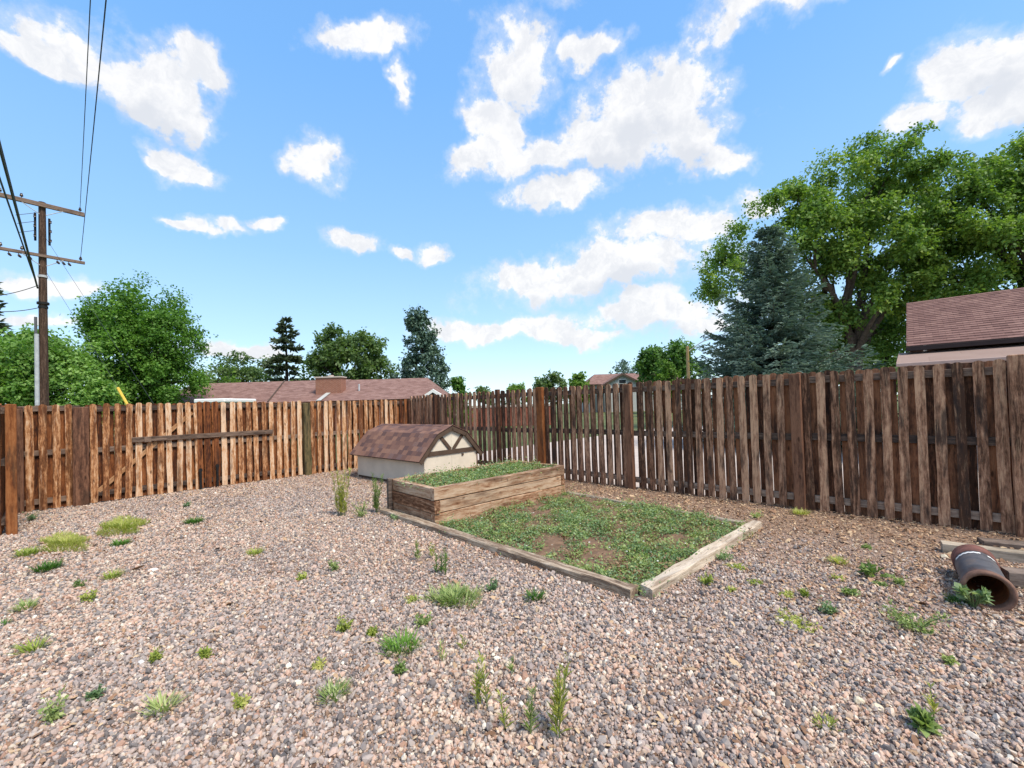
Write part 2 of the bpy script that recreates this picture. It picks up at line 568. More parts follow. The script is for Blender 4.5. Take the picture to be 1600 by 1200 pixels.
def shingle_tab_mat():
    m, t, b = new_mat('shed_shingle')
    oi = t.n('ShaderNodeObjectInfo')
    tcn = t.n('ShaderNodeTexCoord')
    nz = t.noise(tcn.outputs['Object'], 90.0, 4.0, 0.7)
    f = t.math('MULTIPLY_ADD', t.math('SUBTRACT', nz, 0.5), 0.5, oi.outputs['Random'])
    t.l(t.ramp(f, [(0.0, (0.09, 0.053, 0.05)), (0.3, (0.14, 0.075, 0.06)), (0.6, (0.185, 0.098, 0.073)), (0.85, (0.245, 0.132, 0.09)), (1.0, (0.125, 0.08, 0.078))]), b.inputs['Base Color'])
    b.inputs['Roughness'].default_value = 0.95
    bump(t, b, nz, 0.4, 0.004)
    return m


M_tab = shingle_tab_mat()


def stone_mat(name='crushed_granite', stops=None):
    m, t, b = new_mat(name)
    oi = t.n('ShaderNodeObjectInfo')
    tcn = t.n('ShaderNodeTexCoord')
    nz = t.noise(tcn.outputs['Object'], 2.2, 5.0, 0.7)
    f = t.math('MULTIPLY_ADD', t.math('SUBTRACT', nz, 0.5), 0.10, oi.outputs['Random'])
    col = t.ramp(f, stops or [(0.00, (0.114, 0.102, 0.099)), (0.16, (0.251, 0.220, 0.204)), (0.30, (0.388, 0.331, 0.292)), (0.42, (0.502, 0.342, 0.259)), (0.55, (0.593, 0.423, 0.325)), (0.66, (0.388, 0.220, 0.154)), (0.76, (0.513, 0.429, 0.330)), (0.86, (0.638, 0.510, 0.407)), (0.94, (0.422, 0.302, 0.231)), (1.00, (0.798, 0.742, 0.616))])
    speck = t.maprange(t.noise(tcn.outputs['Object'], 9.0, 4.0, 0.75), 0.58, 0.68, 0.0, 0.45)
    col = t.mix(speck, col, (0.12, 0.09, 0.085))
    t.l(col, b.inputs['Base Color'])
    b.inputs['Roughness'].default_value = 0.85
    return m


M_stone = stone_mat()
M_stonegrey = stone_mat('grey_gravel', [(0.0, (0.115, 0.098, 0.094)), (0.25, (0.25, 0.212, 0.195)), (0.45, (0.38, 0.32, 0.285)), (0.6, (0.50, 0.36, 0.295)), (0.75, (0.46, 0.385, 0.33)), (0.87, (0.29, 0.23, 0.21)), (1.0, (0.64, 0.56, 0.48))])
M_stonetan = stone_mat('earthy_gravel', [(0.0, (0.16, 0.10, 0.07)), (0.25, (0.33, 0.215, 0.145)), (0.5, (0.45, 0.31, 0.21)), (0.7, (0.40, 0.235, 0.155)), (0.85, (0.54, 0.40, 0.285)), (1.0, (0.62, 0.51, 0.39))])


def litter_mat():
    m, t, b = new_mat('dry_litter')
    oi = t.n('ShaderNodeObjectInfo')
    t.l(t.ramp(oi.outputs['Random'], [(0.0, (0.13, 0.07, 0.04)), (0.4, (0.30, 0.17, 0.10)), (0.7, (0.44, 0.29, 0.17)), (1.0, (0.58, 0.43, 0.27))]), b.inputs['Base Color'])
    return m


M_litter = litter_mat()


def ground_mat():
    m, t, b = new_mat('gravelly_soil')
    tcn = t.n('ShaderNodeTexCoord')
    p = tcn.outputs['Object']
    v = t.n('ShaderNodeTexVoronoi'); t.l(p, v.inputs['Vector']); v.inputs['Scale'].default_value = 42.0
    sep = t.n('ShaderNodeSeparateColor'); t.l(v.outputs['Color'], sep.inputs[0])
    stones = t.ramp(sep.outputs[0], [(0.0, (0.11, 0.09, 0.085)), (0.3, (0.25, 0.20, 0.18)), (0.6, (0.34, 0.23, 0.18)), (1.0, (0.42, 0.33, 0.27))])
    soil = t.ramp(t.noise(p, 30.0, 7.0, 0.7), [(0.3, (0.16, 0.10, 0.068)), (0.7, (0.38, 0.26, 0.18))])
    dn = t.math('ADD', t.vmath('DOT_PRODUCT', p, (-0.685, -0.73, 0.0)), 6.845)
    near = t.maprange(t.math('MULTIPLY_ADD', t.math('SUBTRACT', t.noise(p, 1.3, 5.0, 0.6), 0.5), 3.0, dn), 0.4, 2.6, 1.0, 0.25, True)
    col = t.mix(near, stones, soil)
    t.l(col, b.inputs['Base Color'])
    b.inputs['Roughness'].default_value = 0.95
    bump(t, b, t.noise(p, 45.0, 5.0, 0.7), 0.8, 0.02)
    return m


def lawn_mat():
    m, t, b = new_mat('dry_lawn')
    tcn = t.n('ShaderNodeTexCoord')
    p = tcn.outputs['Object']
    f = t.math('MULTIPLY_ADD', t.noise(p, 0.35, 6.0, 0.65), 0.7, t.math('MULTIPLY', t.noise(p, 14.0, 5.0, 0.7), 0.3))
    t.l(t.ramp(f, [(0.3, (0.055, 0.085, 0.025)), (0.5, (0.10, 0.125, 0.042)), (0.7, (0.20, 0.175, 0.085))]), b.inputs['Base Color'])
    bump(t, b, t.noise(p, 20.0, 4.0, 0.7), 0.7, 0.03)
    return m


# ------------------------------------------------------------------ setting: ground
def sheet(name, pts, z, mat):
    me = bpy.data.meshes.new(name)
    me.from_pydata([(p[0], p[1], z) for p in pts], [], [tuple(range(len(pts)))])
    me.materials.append(mat)
    return tag(link(name, me), kind='structure')


CORN = Vector((-2.86, 12.06, 0))               # where the two fences meet
DL = Vector((-0.692, -0.722, 0)).normalized()  # along the back fence, from the corner leftwards
DR = Vector((0.73, -0.685, 0)).normalized()    # along the right-hand fence, from the corner towards the camera
LCOR = CORN + DL * 7.28                        # left corner
NR = Vector((0.685, 0.73, 0)).normalized()
NL = Vector((-0.722, 0.692, 0)).normalized()

sheet('ground', [(-600, -600), (600, -600), (600, 600), (-600, 600)], -0.012, lawn_mat())
pA, pB = CORN + NR * 0.12 + DL * 0.5, CORN + NR * 0.12 + DR * 26
sheet('driveway', [pA, pB, pB + NR * 6.6, CORN + NR * 19 + DR * 4, CORN + NR * 19 + DL * 2], -0.006, M_concrete)
yard = [LCOR + NL * 0.1 - DL * -0.1, CORN + NL * 0.1 + NR * 0.1, CORN + DR * 22 + NR * 0.1, CORN + DR * 22 + DL * 22, LCOR + DR * 16 + DL * 0.1]
sheet('gravel_yard', [LCOR + (NL - NR) * 0.1, CORN + (NL + NR) * 0.1, CORN + DR * 20 + NR * 0.1, LCOR + DR * 20 - NR * 0.1], -0.001, ground_mat())

# ------------------------------------------------------------------ fences
def picket_mesh(name, h, wd, th, mat, seed, wane=0.004, top='round'):
    """a board along Z with waney edges and a rounded top"""
    r = random.Random(seed)
    segs = 6
    L, Rr = [], []
    bend = r.uniform(-0.006, 0.006)
    zs = [h * 0.96 * i / segs for i in range(segs + 1)]
    for z in zs:
        c = bend * math.sin(z / h * math.pi)
        L.append((c - wd / 2 + r.uniform(-wane, wane), z))
        Rr.append((c + wd / 2 + r.uniform(-wane, wane), z))
    zt = zs[-1]
    arc = [(wd * 0.43, zt + wd * 0.22), (wd * 0.22, zt + wd * 0.36), (0, zt + wd * 0.40), (-wd * 0.22, zt + wd * 0.36), (-wd * 0.43, zt + wd * 0.22)] if top == 'round' else \
          [(wd * 0.28, zt + wd * 0.3), (-wd * 0.28, zt + wd * 0.3)]
    out = Rr + arc + L[::-1]
    n = len(out)
    bm = bmesh.new()
    f = [bm.verts.new((x, th / 2, z)) for x, z in out]
    b = [bm.verts.new((x, -th / 2, z)) for x, z in out]
    # strips between the two edges, front and back
    for vs in (f, b):
        for i in range(segs):
            bm.faces.new((vs[i], vs[i + 1], vs[n - 2 - i], vs[n - 1 - i]))
        bm.faces.new(vs[segs:segs + len(arc) + 2])
    for i in range(n):
        j = (i + 1) % n
        bm.faces.new((f[i], f[j], b[j], b[i]))
    return bm_mesh(bm, name, mat)


def variants(name, h, wd, mat, k=4, wane=0.004):
    return [picket_mesh(name, h + rnd.uniform(-0.012, 0.012), wd * rnd.uniform(0.94, 1.06), 0.017, mat, rnd.randint(0, 9999), wane) for _ in range(k)]


def fence_root(name, org, d, inward, label):
    """local X runs along d, local Y points into the yard, Z up"""
    o = empty(name)
    M = Matrix.Identity(4)
    M.col[0][:3] = d; M.col[1][:3] = inward; M.col[2][:3] = (0, 0, 1); M.col[3][:3] = org
    if M.to_3x3().determinant() < 0:
        M.col[0][:3] = -d
        o['flip'] = True
    o.matrix_world = M
    tag(o, label, 'fence')
    return o, (-1.0 if M.col[0][:3] == tuple(-d) or (Vector(M.col[0][:3]) - Vector(d)).length > 1 else 1.0)


def s_of(org, d, px):
    """how far along a fence line the survey mark px lies (at about eye height)"""
    r = ray(px, 640)
    # org + s*d  on the ray in plan
    a, b, c, e = d.x, -r.x, d.y, -r.y
    det = a * e - b * c
    return ((-org.x) * e - b * (-org.y)) / det


def rails(root, sg, segs, zs, mats, hh=0.089, y0=-0.019, y1=0.019, name='rail'):
    for (a, b) in segs:
        for z, m in zip(zs, mats):
            dz = rnd.uniform(-0.012, 0.012)
            me = box_mesh(name, 0, abs(b - a), y0, y1, -hh / 2, hh / 2, m, 0.004)
            x = min(sg * a, sg * b)
            link(name, me, root, (x, 0, z + dz), (0, R(rnd.uniform(-0.25, 0.25)), 0))


def post(root, x, y, h, wx, wy, mat, name='post', tilt=0.0):
    me = box_mesh(name, -wx / 2, wx / 2, -wy / 2, wy / 2, -0.05, h, mat, 0.007)
    return link(name, me, root, (x, y, 0), (0, R(tilt), R(rnd.uniform(-1.5, 1.5))))


# -- back fence
back, bs = fence_root('wooden_fence', CORN, DL, -NL, 'honey coloured wooden board fence along the back, with a dark crossbar nailed across it')
HB = 1.745
fr = variants('picket', HB, 0.088, W_honey, 5, 0.006)
frr = variants('picket', HB, 0.085, W_rust, 3, 0.005)
bk = variants('picket', HB - 0.02, 0.10, W_rust, 4)
LB = 7.28
sB = {px: s_of(CORN, DL, px) for px in (28, 125, 308, 346, 477, 205, 424, 300, 152, 310, 336)}
posts_b = [sB[125], sB[477], sB[28]]
front_s, s = [], 0.16
step = 0.1475
while s < LB - 0.05:
    front_s.append(s); s += step
for s in front_s:
    if any(abs(s - q) < 0.115 for q in posts_b):
        continue
    rusty = sB[346] < s < sB[308] or s < 0.42
    me = rnd.choice(frr if rusty else fr)
    o = link('picket', me, back, (bs * s + rnd.uniform(-.008, .008), 0.029 + rnd.uniform(0, 0.003), 0.015 + rnd.uniform(-0.012, 0.012)), (R(rnd.uniform(-.3, .3)), R(rnd.uniform(-.7, .7)), 0))
for s in front_s:
    s2 = s + step / 2
    if s2 > LB: continue
    link('picket', rnd.choice(bk), back, (bs * s2 + rnd.uniform(-.006, .006), -0.029 - rnd.uniform(0, .003), 0.01 + rnd.uniform(-.01, .01)), (0, R(rnd.uniform(-.6, .6)), R(180)))
s_a = sB[346] + 0.0
for k in range(3):                         # the rust red boards that close the gaps by the gate
    s = sB[346] + (sB[308] - sB[346]) * (k + 0.5) / 3.0 + 0.035
    link('picket', rnd.choice(frr), back, (bs * s, 0.047, 0.02), (0, R(rnd.uniform(-.5, .5)), 0))
marks = [0.03, sB[477], sB[125], sB[28], LB]
segs = [(marks[i] + 0.0, marks[i + 1]) for i in range(len(marks) - 1)]
rails(back, bs, segs, (0.16, 0.92, 1.64), (W_rail, W_rail, W_rail))
post(back, bs * sB[125], 0.075, 1.66, 0.20, 0.10, W_post, tilt=-.3)
post(back, bs * sB[477], 0.075, 1.67, 0.145, 0.10, W_postgreen, tilt=.3)
post(back, bs * sB[28], 0.07, 1.65, 0.12, 0.10, W_post, tilt=.2)
post(back, bs * 0.06, 0.07, 1.7, 0.11, 0.10, W_post)
# crossbar on the face of the boards, and the thin diagonal brace behind them
s0, s1 = sB[205], sB[424]
me = box_mesh('crossbar', 0, abs(s1 - s0), 0.0, 0.038, -0.045, 0.045, W_rail, 0.004)
xa = min(bs * s0, bs * s1)
link('crossbar', me, back, (xa, 0.041, 1.055), (0, 0, 0))
me = box_mesh('splice_block', -0.05, 0.05, 0, 0.02, -0.05, 0.05, W_rail, 0.003)
link('splice_block', me, back, (bs * sB[308] * 0.22 + bs * sB[205] * 0.78, 0.0795, 1.05))
xd0, xd1 = bs * sB[152], bs * sB[300]
ang = math.atan2(1.52 - 0.20, xd1 - xd0)
ln = math.hypot(1.32, xd1 - xd0)
link('diagonal_brace', box_mesh('diagonal_brace', 0, ln, -0.007, 0.0135, -0.035, 0.035, W_brace, 0.003), back, (xd0, 0.006, 0.20), (0, -ang, 0))
for px, hh in ((310, 0.42), (336, 0.47)):
    a = Acc().tube([(0, 0, -0.02), (0, 0, hh)], 0.022, 8).box(-0.03, 0.03, -0.02, 0.02, hh - 0.06, hh - 0.015)
    link('drop_rod', a.mesh('drop_rod', M_black), back, (bs * sB[px], 0.105, 0))

# -- right-hand fence
right, rs = fence_root('wooden_fence', CORN, DR, -NR, 'dark grey brown weathered board fence with see-through slits along the right side')
HR = 1.85
gf = variants('picket', HR, 0.09, W_grey, 6, 0.004)
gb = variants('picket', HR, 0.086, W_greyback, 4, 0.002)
LR = 13.5
posts_r = [s_of(CORN, DR, px) for px in (683, 782, 848, 986, 1246, 1592)]
pm = [W_post, W_greyback, W_postorange, W_post, W_post, W_grey]
step = 0.1555
s = 0.10
while s < LR:
    if all(abs(s - q) > 0.10 for q in posts_r[1:]):
        link('picket', rnd.choice(gf), right, (rs * s + rnd.uniform(-.004, .004), 0.033 + rnd.uniform(0, .003), rnd.uniform(-.008, .012)), (R(rnd.uniform(-.3, .3)), R(rnd.uniform(-.5, .5)), 0))
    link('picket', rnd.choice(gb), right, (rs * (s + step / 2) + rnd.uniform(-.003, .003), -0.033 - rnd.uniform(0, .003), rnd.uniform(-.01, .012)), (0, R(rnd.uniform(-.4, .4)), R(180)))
    s += step
mk = [0.03] + posts_r + [posts_r[-1] + 2.4, posts_r[-1] + 4.8, LR]
rails(right, rs, [(mk[i], mk[i + 1]) for i in range(len(mk) - 1)], (0.155, 0.95, 1.70), (W_raillight, W_rail, W_rail), y0=-0.023, y1=0.023)
for q, m, hh, wx in zip(posts_r, pm, (1.8, 1.84, 1.83, 1.79, 1.80, 1.86), (0.1, 0.09, 0.16, 0.12, 0.125, 0.13)):
    post(right, rs * q, 0.068, hh, wx, 0.09, m, tilt=rnd.uniform(-.5, .5))
for k in (1, 2):
    post(right, rs * (posts_r[-1] + 2.4 * k), 0.068, 1.8, 0.125, 0.09, W_post)

# -- short fence running off to the left, seen end-on
left, ls = fence_root('wooden_fence', LCOR, DR, NR, 'rust brown board fence at the left edge seen almost end on')
s_lp = s_of(LCOR, DR, 4)
fl = variants('picket', 1.70, 0.09, W_rust, 4)
s = 0.12
while s < s_lp - 0.08:
    if abs(s - s_lp) > 0.10:
        link('picket', rnd.choice(fl), left, (ls * s, 0.028, 0.01 + rnd.uniform(-.012, .012)), (0, R(rnd.uniform(-.6, .6)), 0))
        link('picket', rnd.choice(bk), left, (ls * (s + .075), -0.03, rnd.uniform(-.012, .012)), (0, R(rnd.uniform(-.6, .6)), R(180)))
    s += 0.15
rails(left, ls, [(0.05, s_lp)], (0.16, 0.92, 1.6), (W_rail,) * 3)
post(left, ls * s_lp, 0.07, 1.69, 0.13, 0.10, W_postorange)
post(left, ls * 0.02, 0.06, 1.68, 0.11, 0.11, W_post)

# ------------------------------------------------------------------ raised bed and the low frame in front of it
BN = Vector((-1.00, 5.37, 0))                       # near corner
BL = Vector((0.733, 0.680, 0)).normalized()         # long side
BS = Vector((-0.702, 0.712, 0)).normalized()        # short side
LONG, SHORT, TH, CH = 2.48, 1.13, 0.085, 0.158
bed = empty('raised_bed', BN, math.atan2(BL.y, BL.x))
tag(bed, 'raised planter bed of three courses of weathered timbers full of green weeds', 'planter')
# local frame: X along the long side, Y across towards the back-left


def timber(parent, ln, hh, dd, loc, rz, mat, bev=0.008, seed=0, name='timber', rough=0.004):
    r = random.Random(seed)
    bm = bmesh.new()
    nseg = max(3, int(ln / 0.25))
    sec = [(-dd / 2 + bev, -hh / 2), (dd / 2 - bev, -hh / 2), (dd / 2, -hh / 2 + bev), (dd / 2, hh / 2 - bev), (dd / 2 - bev, hh / 2), (-dd / 2 + bev, hh / 2), (-dd / 2, hh / 2 - bev), (-dd / 2, -hh / 2 + bev)]
    rings = []
    for i in range(nseg + 1):
        x = ln * i / nseg
        rings.append([bm.verts.new((x, y + r.uniform(-rough, rough), z + r.uniform(-rough, rough))) for y, z in sec])
    for i in range(nseg):
        for k in range(8):
            bm.faces.new((rings[i][k], rings[i][(k + 1) % 8], rings[i + 1][(k + 1) % 8], rings[i + 1][k]))
    bm.faces.new(rings[0]); bm.faces.new(rings[-1])
    return link(name, bm_mesh(bm, name, mat), parent, loc, (0, 0, rz))


for c in range(3):
    z = 0.005 + CH * (c + 0.5) + 0.002 * c
    over = c % 2 == 1                                # the middle course laps the other way
    jit = rnd.uniform(-0.006, 0.006)
    if over:
        timber(bed, LONG - 2 * TH, CH - 0.004, TH, (TH, TH / 2 + jit, z), 0, W_bed, seed=c)
        timber(bed, LONG - 2 * TH, CH - 0.004, TH, (TH, SHORT - TH / 2, z), 0, W_bed, seed=c + 10)
        timber(bed, SHORT + 0.03, CH - 0.004, TH, (TH / 2 - 0.012, -0.02, z), R(90), W_bed, seed=c + 20)
        timber(bed, SHORT, CH - 0.004, TH, (LONG - TH / 2, 0, z), R(90), W_bed, seed=c + 30)
    else:
        timber(bed, LONG, CH - 0.004, TH, (0, TH / 2 + jit, z), 0, W_bed, seed=c)
        timber(bed, LONG, CH - 0.004, TH, (0, SHORT - TH / 2, z), 0, W_bed, seed=c + 10)
        timber(bed, SHORT - 2 * TH, CH - 0.004, TH, (TH / 2, TH, z), R(90), W_bed, seed=c + 20)
        timber(bed, SHORT - 2 * TH, CH - 0.004, TH, (LONG - TH / 2, TH, z), R(90), W_bed, seed=c + 30)
# dark stake at the outer corner
link('stake', box_mesh('stake', -0.03, 0.03, -0.03, 0.03, -0.02, 0.50, W_boarddark, 0.005), bed, (-0.035, SHORT - 0.02, 0))
SOILZ = 0.425
sm = bpy.data.meshes.new('soil')
nx, ny = 24, 12
V = []
for j in range(ny + 1):
    for i in range(nx + 1):
        V.append((TH + 0.004 + (LONG - 2 * TH - 0.008) * i / nx, TH + 0.004 + (SHORT - 2 * TH - 0.008) * j / ny, SOILZ + rnd.uniform(-.012, .012)))
sm.from_pydata(V, [], [(j * (nx + 1) + i, j * (nx + 1) + i + 1, (j + 1) * (nx + 1) + i + 1, (j + 1) * (nx + 1) + i) for j in range(ny) for i in range(nx)])
link('soil', sm, bed, mat=M_soil)

FA = BN + BS * 1.25                                   # far end of the left edging timber
FC = Vector((0.955, 3.34, 0))                         # front corner
FR = Vector((2.76, 4.97, 0))                          # right corner
FBk = Vector((0.86, 7.08, 0))                         # where the back edging meets the raised bed
frame = empty('garden_frame', FC, 0)
tag(frame, 'low frame of pale landscape timbers lying on the gravel round a weedy garden plot', 'garden border')


def edging(a, b, hh, dd, seed, rough, mat=W_edge, side=0.0):
    d = (b - a)
    n = Vector((-d.y, d.x, 0)).normalized()
    p = a + n * side - FC
    timber(frame, d.length, hh, dd, (p.x, p.y, hh / 2 - 0.012), math.atan2(d.y, d.x), mat, 0.012, seed, 'timber', rough)


dLf = (FC - BN).normalized()
edging(BN - dLf * 1.2 - BL * 0.075, BN + dLf * 1.30 - BL * 0.075, 0.085, 0.105, 3, 0.006)
edging(BN + dLf * 1.305 - BL * 0.072, FC - BL * 0.06 - dLf * 0.03, 0.09, 0.11, 4, 0.008)
edging(FC + dLf * 0.035, FR, 0.097, 0.105, 5, 0.010)
edging(FBk, FR - (FR - FBk).normalized() * 0.13, 0.06, 0.075, 6, 0.006, W_board)

plot = bpy.data.meshes.new('plot_soil')
nx, ny = 40, 40
c00, c10, c11, c01 = BN - BL * 0.0, FC, FR, FBk
V = []
for j in range(ny + 1):
    for i in range(nx + 1):
        u_, v_ = i / nx, j / ny
        p = (c00 * (1 - u_) + c10 * u_) * (1 - v_) + (c01 * (1 - u_) + c11 * u_) * v_
        V.append((p.x, p.y, 0.022 + rnd.uniform(-0.010, 0.014)))
plot.from_pydata(V, [], [(j * (nx + 1) + i, j * (nx + 1) + i + 1, (j + 1) * (nx + 1) + i + 1, (j + 1) * (nx + 1) + i) for j in range(ny) for i in range(nx)])
tag(link('plot_soil', plot, mat=M_soil), kind='structure')


# ------------------------------------------------------------------ shed: low gambrel-roofed box
SC = Vector((-1.65, 7.96, 0))
SW = Vector((0.67, 0.742, 0)).normalized()            # across the front
SD = Vector((-0.742, 0.67, 0)).normalized()           # away along the side
shed = empty('storage_box', SC, math.atan2(SW.y, SW.x))
tag(shed, 'low beige storage shed with brown gambrel roof standing behind the raised bed', 'shed')
WID, LEN = 1.31, 2.45
EAVE, KNEE, PEAK = (-0.15, 0.50), (0.28, 0.965), (WID / 2, 1.115)
prof = [EAVE, KNEE, PEAK, (WID - 0.28, 0.965), (WID + 0.15, 0.50)]


def roof_z(x):
    for (x0, z0), (x1, z1) in zip(prof[:-1], prof[1:]):
        if x0 <= x <= x1:
            return z0 + (z1 - z0) * (x - x0) / (x1 - x0)
    return 0.5


# local: x across, y along the side (away), z up
def wall_poly(y0, y1, xs):
    a = Acc()
    top = [(x, roof_z(x) - 0.03) for x in xs]
    p0 = [(xs[0], y0, 0.0)] + [(x, y0, z) for x, z in top] + [(xs[-1], y0, 0.0)]
    p1 = [(x, y1, z) for x, _, z in p0]
    a.poly(p0); a.poly(p1[::-1])
    n = len(p0)
    for i in range(n):
        j = (i + 1) % n
        a.poly([p0[i], p0[j], p1[j], p1[i]])
    return a


xs = [0, KNEE[0], PEAK[0], WID - KNEE[0], WID]
xl = [0, KNEE[0], PEAK[0] - 0.0015]
xr = [PEAK[0] + 0.0015, WID - KNEE[0], WID]
link('front_panel', wall_poly(0, 0.018, xl).mesh('front_panel', M_beige), shed)
link('front_panel', wall_poly(0, 0.018, xr).mesh('front_panel', M_beige), shed)
link('back_panel', wall_poly(LEN - 0.018, LEN, xs).mesh('back_panel', M_beige), shed)
for x0 in (0.0, WID - 0.018):
    link('side_panel', box_mesh('side_panel', x0, x0 + 0.018, 0.019, LEN - 0.019, 0, roof_z(0.0) - 0.04, M_beige), shed)
link('base_skid', box_mesh('base_skid', -0.012, 0.05, 0.03, LEN - 0.05, 0.0, 0.045, M_brown), shed)


def board_between(x0, z0, x1, z1, w_, y0, y1, name, mat):
    d = Vector((x1 - x0, 0, z1 - z0)); ln = d.length
    me = box_mesh(name, 0, ln, y0, y1, -w_ / 2, w_ / 2, mat, 0.003)
    return link(name, me, shed, (x0, 0, z0), (0, -math.atan2(z1 - z0, x1 - x0), 0))


board_between(0.005, 0.615, WID - 0.005, 0.615, 0.085, -0.022, -0.001, 'trim_beam', M_brown)
board_between(PEAK[0] - 0.035, 0.66, 0.37, 0.935, 0.07, -0.020, -0.001, 'trim_brace', M_brown)
board_between(PEAK[0] + 0.035, 0.66, WID - 0.37, 0.935, 0.07, -0.020, -0.001, 'trim_brace', M_brown)
for (a, b) in zip(prof[:-1], prof[1:]):
    nrm = Vector((-(b[1] - a[1]), 0, b[0] - a[0])).normalized() * -0.045
    board_between(a[0] + nrm.x, a[1] + nrm.z, b[0] + nrm.x, b[1] + nrm.z, 0.075, -0.052, -0.0235, 'rake_trim', M_brown)
link('latch', box_mesh('latch', -0.025, 0.025, -0.018, -0.001, -0.02, 0.02, M_brown, 0.003), shed, (0.93, 0, 0.53))
# roof deck
for (a, b) in zip(prof[:-1], prof[1:]):
    acc_ = Acc()
    d = Vector((b[0] - a[0], 0, b[1] - a[1])).normalized(); nn = Vector((-d.z, 0, d.x))
    q = [Vector((a[0], -0.05, a[1])), Vector((b[0], -0.05, b[1])), Vector((b[0], LEN + 0.05, b[1])), Vector((a[0], LEN + 0.05, a[1]))]
    lo = [p - nn * 0.022 for p in q]
    acc_.poly(q); acc_.poly(lo[::-1])
    for i in range(4):
        j = (i + 1) % 4
        acc_.poly([q[i], q[j], lo[j], lo[i]])
    link('roof_deck', acc_.mesh('roof_deck', M_trimdark), shed)
# shingle tabs, one by one
TABW = 0.15
tab_me = {}


def tab_mesh(wd, ln):
    k = (round(wd, 3), round(ln, 3))
    if k not in tab_me:
        tab_me[k] = box_mesh('shingle', 0.0015, wd - 0.0015, 0, ln, 0, 0.007, M_tab, 0.0015)
    return tab_me[k]


def lay(a, b, ncourse, flip):
    """courses from the low edge a to the high edge b; tab local X runs along the ridge, local Y up the slope"""
    up = Vector((b[0] - a[0], 0, b[1] - a[1])); ln = up.length; up.normalize()
    along = Vector((0, -1, 0)) if not flip else Vector((0, 1, 0))
    nn = along.cross(up)
    for c in range(ncourse):
        ex = ln / ncourse
        o0 = Vector((a[0], 0, a[1])) + up * (ex * c - 0.004)
        y = -0.06
        first = TABW * (0.5 if c % 2 else 1.0)
        while y < LEN + 0.06 - 0.001:
            wd = min(first, LEN + 0.06 - y); first = TABW
            if wd < 0.02: break
            M = Matrix.Identity(4)
            tilt_n = (nn + up * -0.045).normalized()
            u2 = along.cross(tilt_n).normalized() * -1
            if u2.dot(up) < 0: u2 = -u2
            M.col[0][:3] = along; M.col[1][:3] = u2; M.col[2][:3] = tilt_n
            base = o0 + nn * (0.0075 + rnd.uniform(0, 0.0015))
            M.col[3][:3] = Vector((base.x, (y + wd) if not flip else y, base.z))
            o = link('shingle', tab_mesh(wd, ex + 0.012), shed)
            o.matrix_local = M
            y += wd


lay(prof[0], prof[1], 6, False)
lay(prof[1], prof[2], 4, False)
lay(prof[4], prof[3], 6, True)
lay(prof[3], prof[2], 4, True)
for k in range(9):
    y0 = -0.055 + k * (LEN + 0.1) / 9
    a = Acc()
    hw = 0.075
    z0 = PEAK[1] + 0.022 + 0.002 * (k % 2)
    L0 = [(PEAK[0] - hw, y0, z0 - hw * 0.4), (PEAK[0], y0, z0), (PEAK[0] + hw, y0, z0 - hw * 0.4)]
    L1 = [(x, y0 + (LEN + 0.1) / 9 + 0.01, z - 0.004) for x, _, z in L0]
    lo0 = [(x, y, z - 0.006) for x, y, z in L0]; lo1 = [(x, y, z - 0.006) for x, y, z in L1]
    for i in range(2):
        a.poly([L0[i], L0[i + 1], L1[i + 1], L1[i]]); a.poly([lo0[i], lo1[i], lo1[i + 1], lo0[i + 1]])
        a.poly([L0[i], lo0[i], lo0[i + 1], L0[i + 1]]); a.poly([L1[i], L1[i + 1], lo1[i + 1], lo1[i]])
    a.poly([L0[0], L1[0], lo1[0], lo0[0]]); a.poly([L0[2], lo0[2], lo1[2], L1[2]])
    link('ridge_cap', a.mesh('ridge_cap', M_tab), shed)


# ------------------------------------------------------------------ old steel pipe and planks at the right
def pipe_mats():
    m, t, b = new_mat('worn_pipe_steel')
    tcn = t.n('ShaderNodeTexCoord')
    p = tcn.outputs['Object']
    sep = t.n('ShaderNodeSeparateXYZ'); t.l(p, sep.inputs[0])
    nz = t.noise(p, 7.0, 7.0, 0.65)
    base = t.ramp(nz, [(0.3, (0.055, 0.055, 0.06)), (0.55, (0.12, 0.12, 0.13)), (0.75, (0.20, 0.15, 0.12))])
    rust = t.ramp(t.noise(p, 16.0, 7.0, 0.65), [(0.3, (0.08, 0.032, 0.02)), (0.6, (0.19, 0.085, 0.055)), (0.8, (0.28, 0.15, 0.10))])
    e = t.math('ADD', sep.outputs['X'], t.math('MULTIPLY', t.math('SUBTRACT', nz, 0.5), 0.35))
    near = t.maprange(e, 0.02, 0.16, 1.0, 0.0, True)
    far = t.maprange(e, 0.62, 0.72, 0.0, 1.0, True)
    t.l(t.mix(t.math('MAXIMUM', near, far), base, rust), b.inputs['Base Color'])
    b.inputs['Roughness'].default_value = 0.55
    b.inputs['Metallic'].default_value = 0.25
    bump(t, b, nz, 0.3, 0.01)
    m2, t, b = new_mat('rusty_pipe_inside')
    tcn = t.n('ShaderNodeTexCoord')
    t.l(t.ramp(t.noise(tcn.outputs['Object'], 6.0, 7.0, 0.7), [(0.3, (0.07, 0.026, 0.012)), (0.55, (0.25, 0.08, 0.028)), (0.75, (0.42, 0.16, 0.06))]), b.inputs['Base Color'])
    return m, m2


M_pipe, M_pipein = pipe_mats()
PF, PB = Vector((3.235, 2.99, 0)), Vector((3.74, 3.56, 0))
pd = PB - PF
PL = pd.length
PR = 0.124
pipe = empty('steel_pipe', PF, math.atan2(pd.y, pd.x))
tag(pipe, 'thick rusty steel pipe lying open on the gravel with a white painted band', 'pipe')
NS = 40


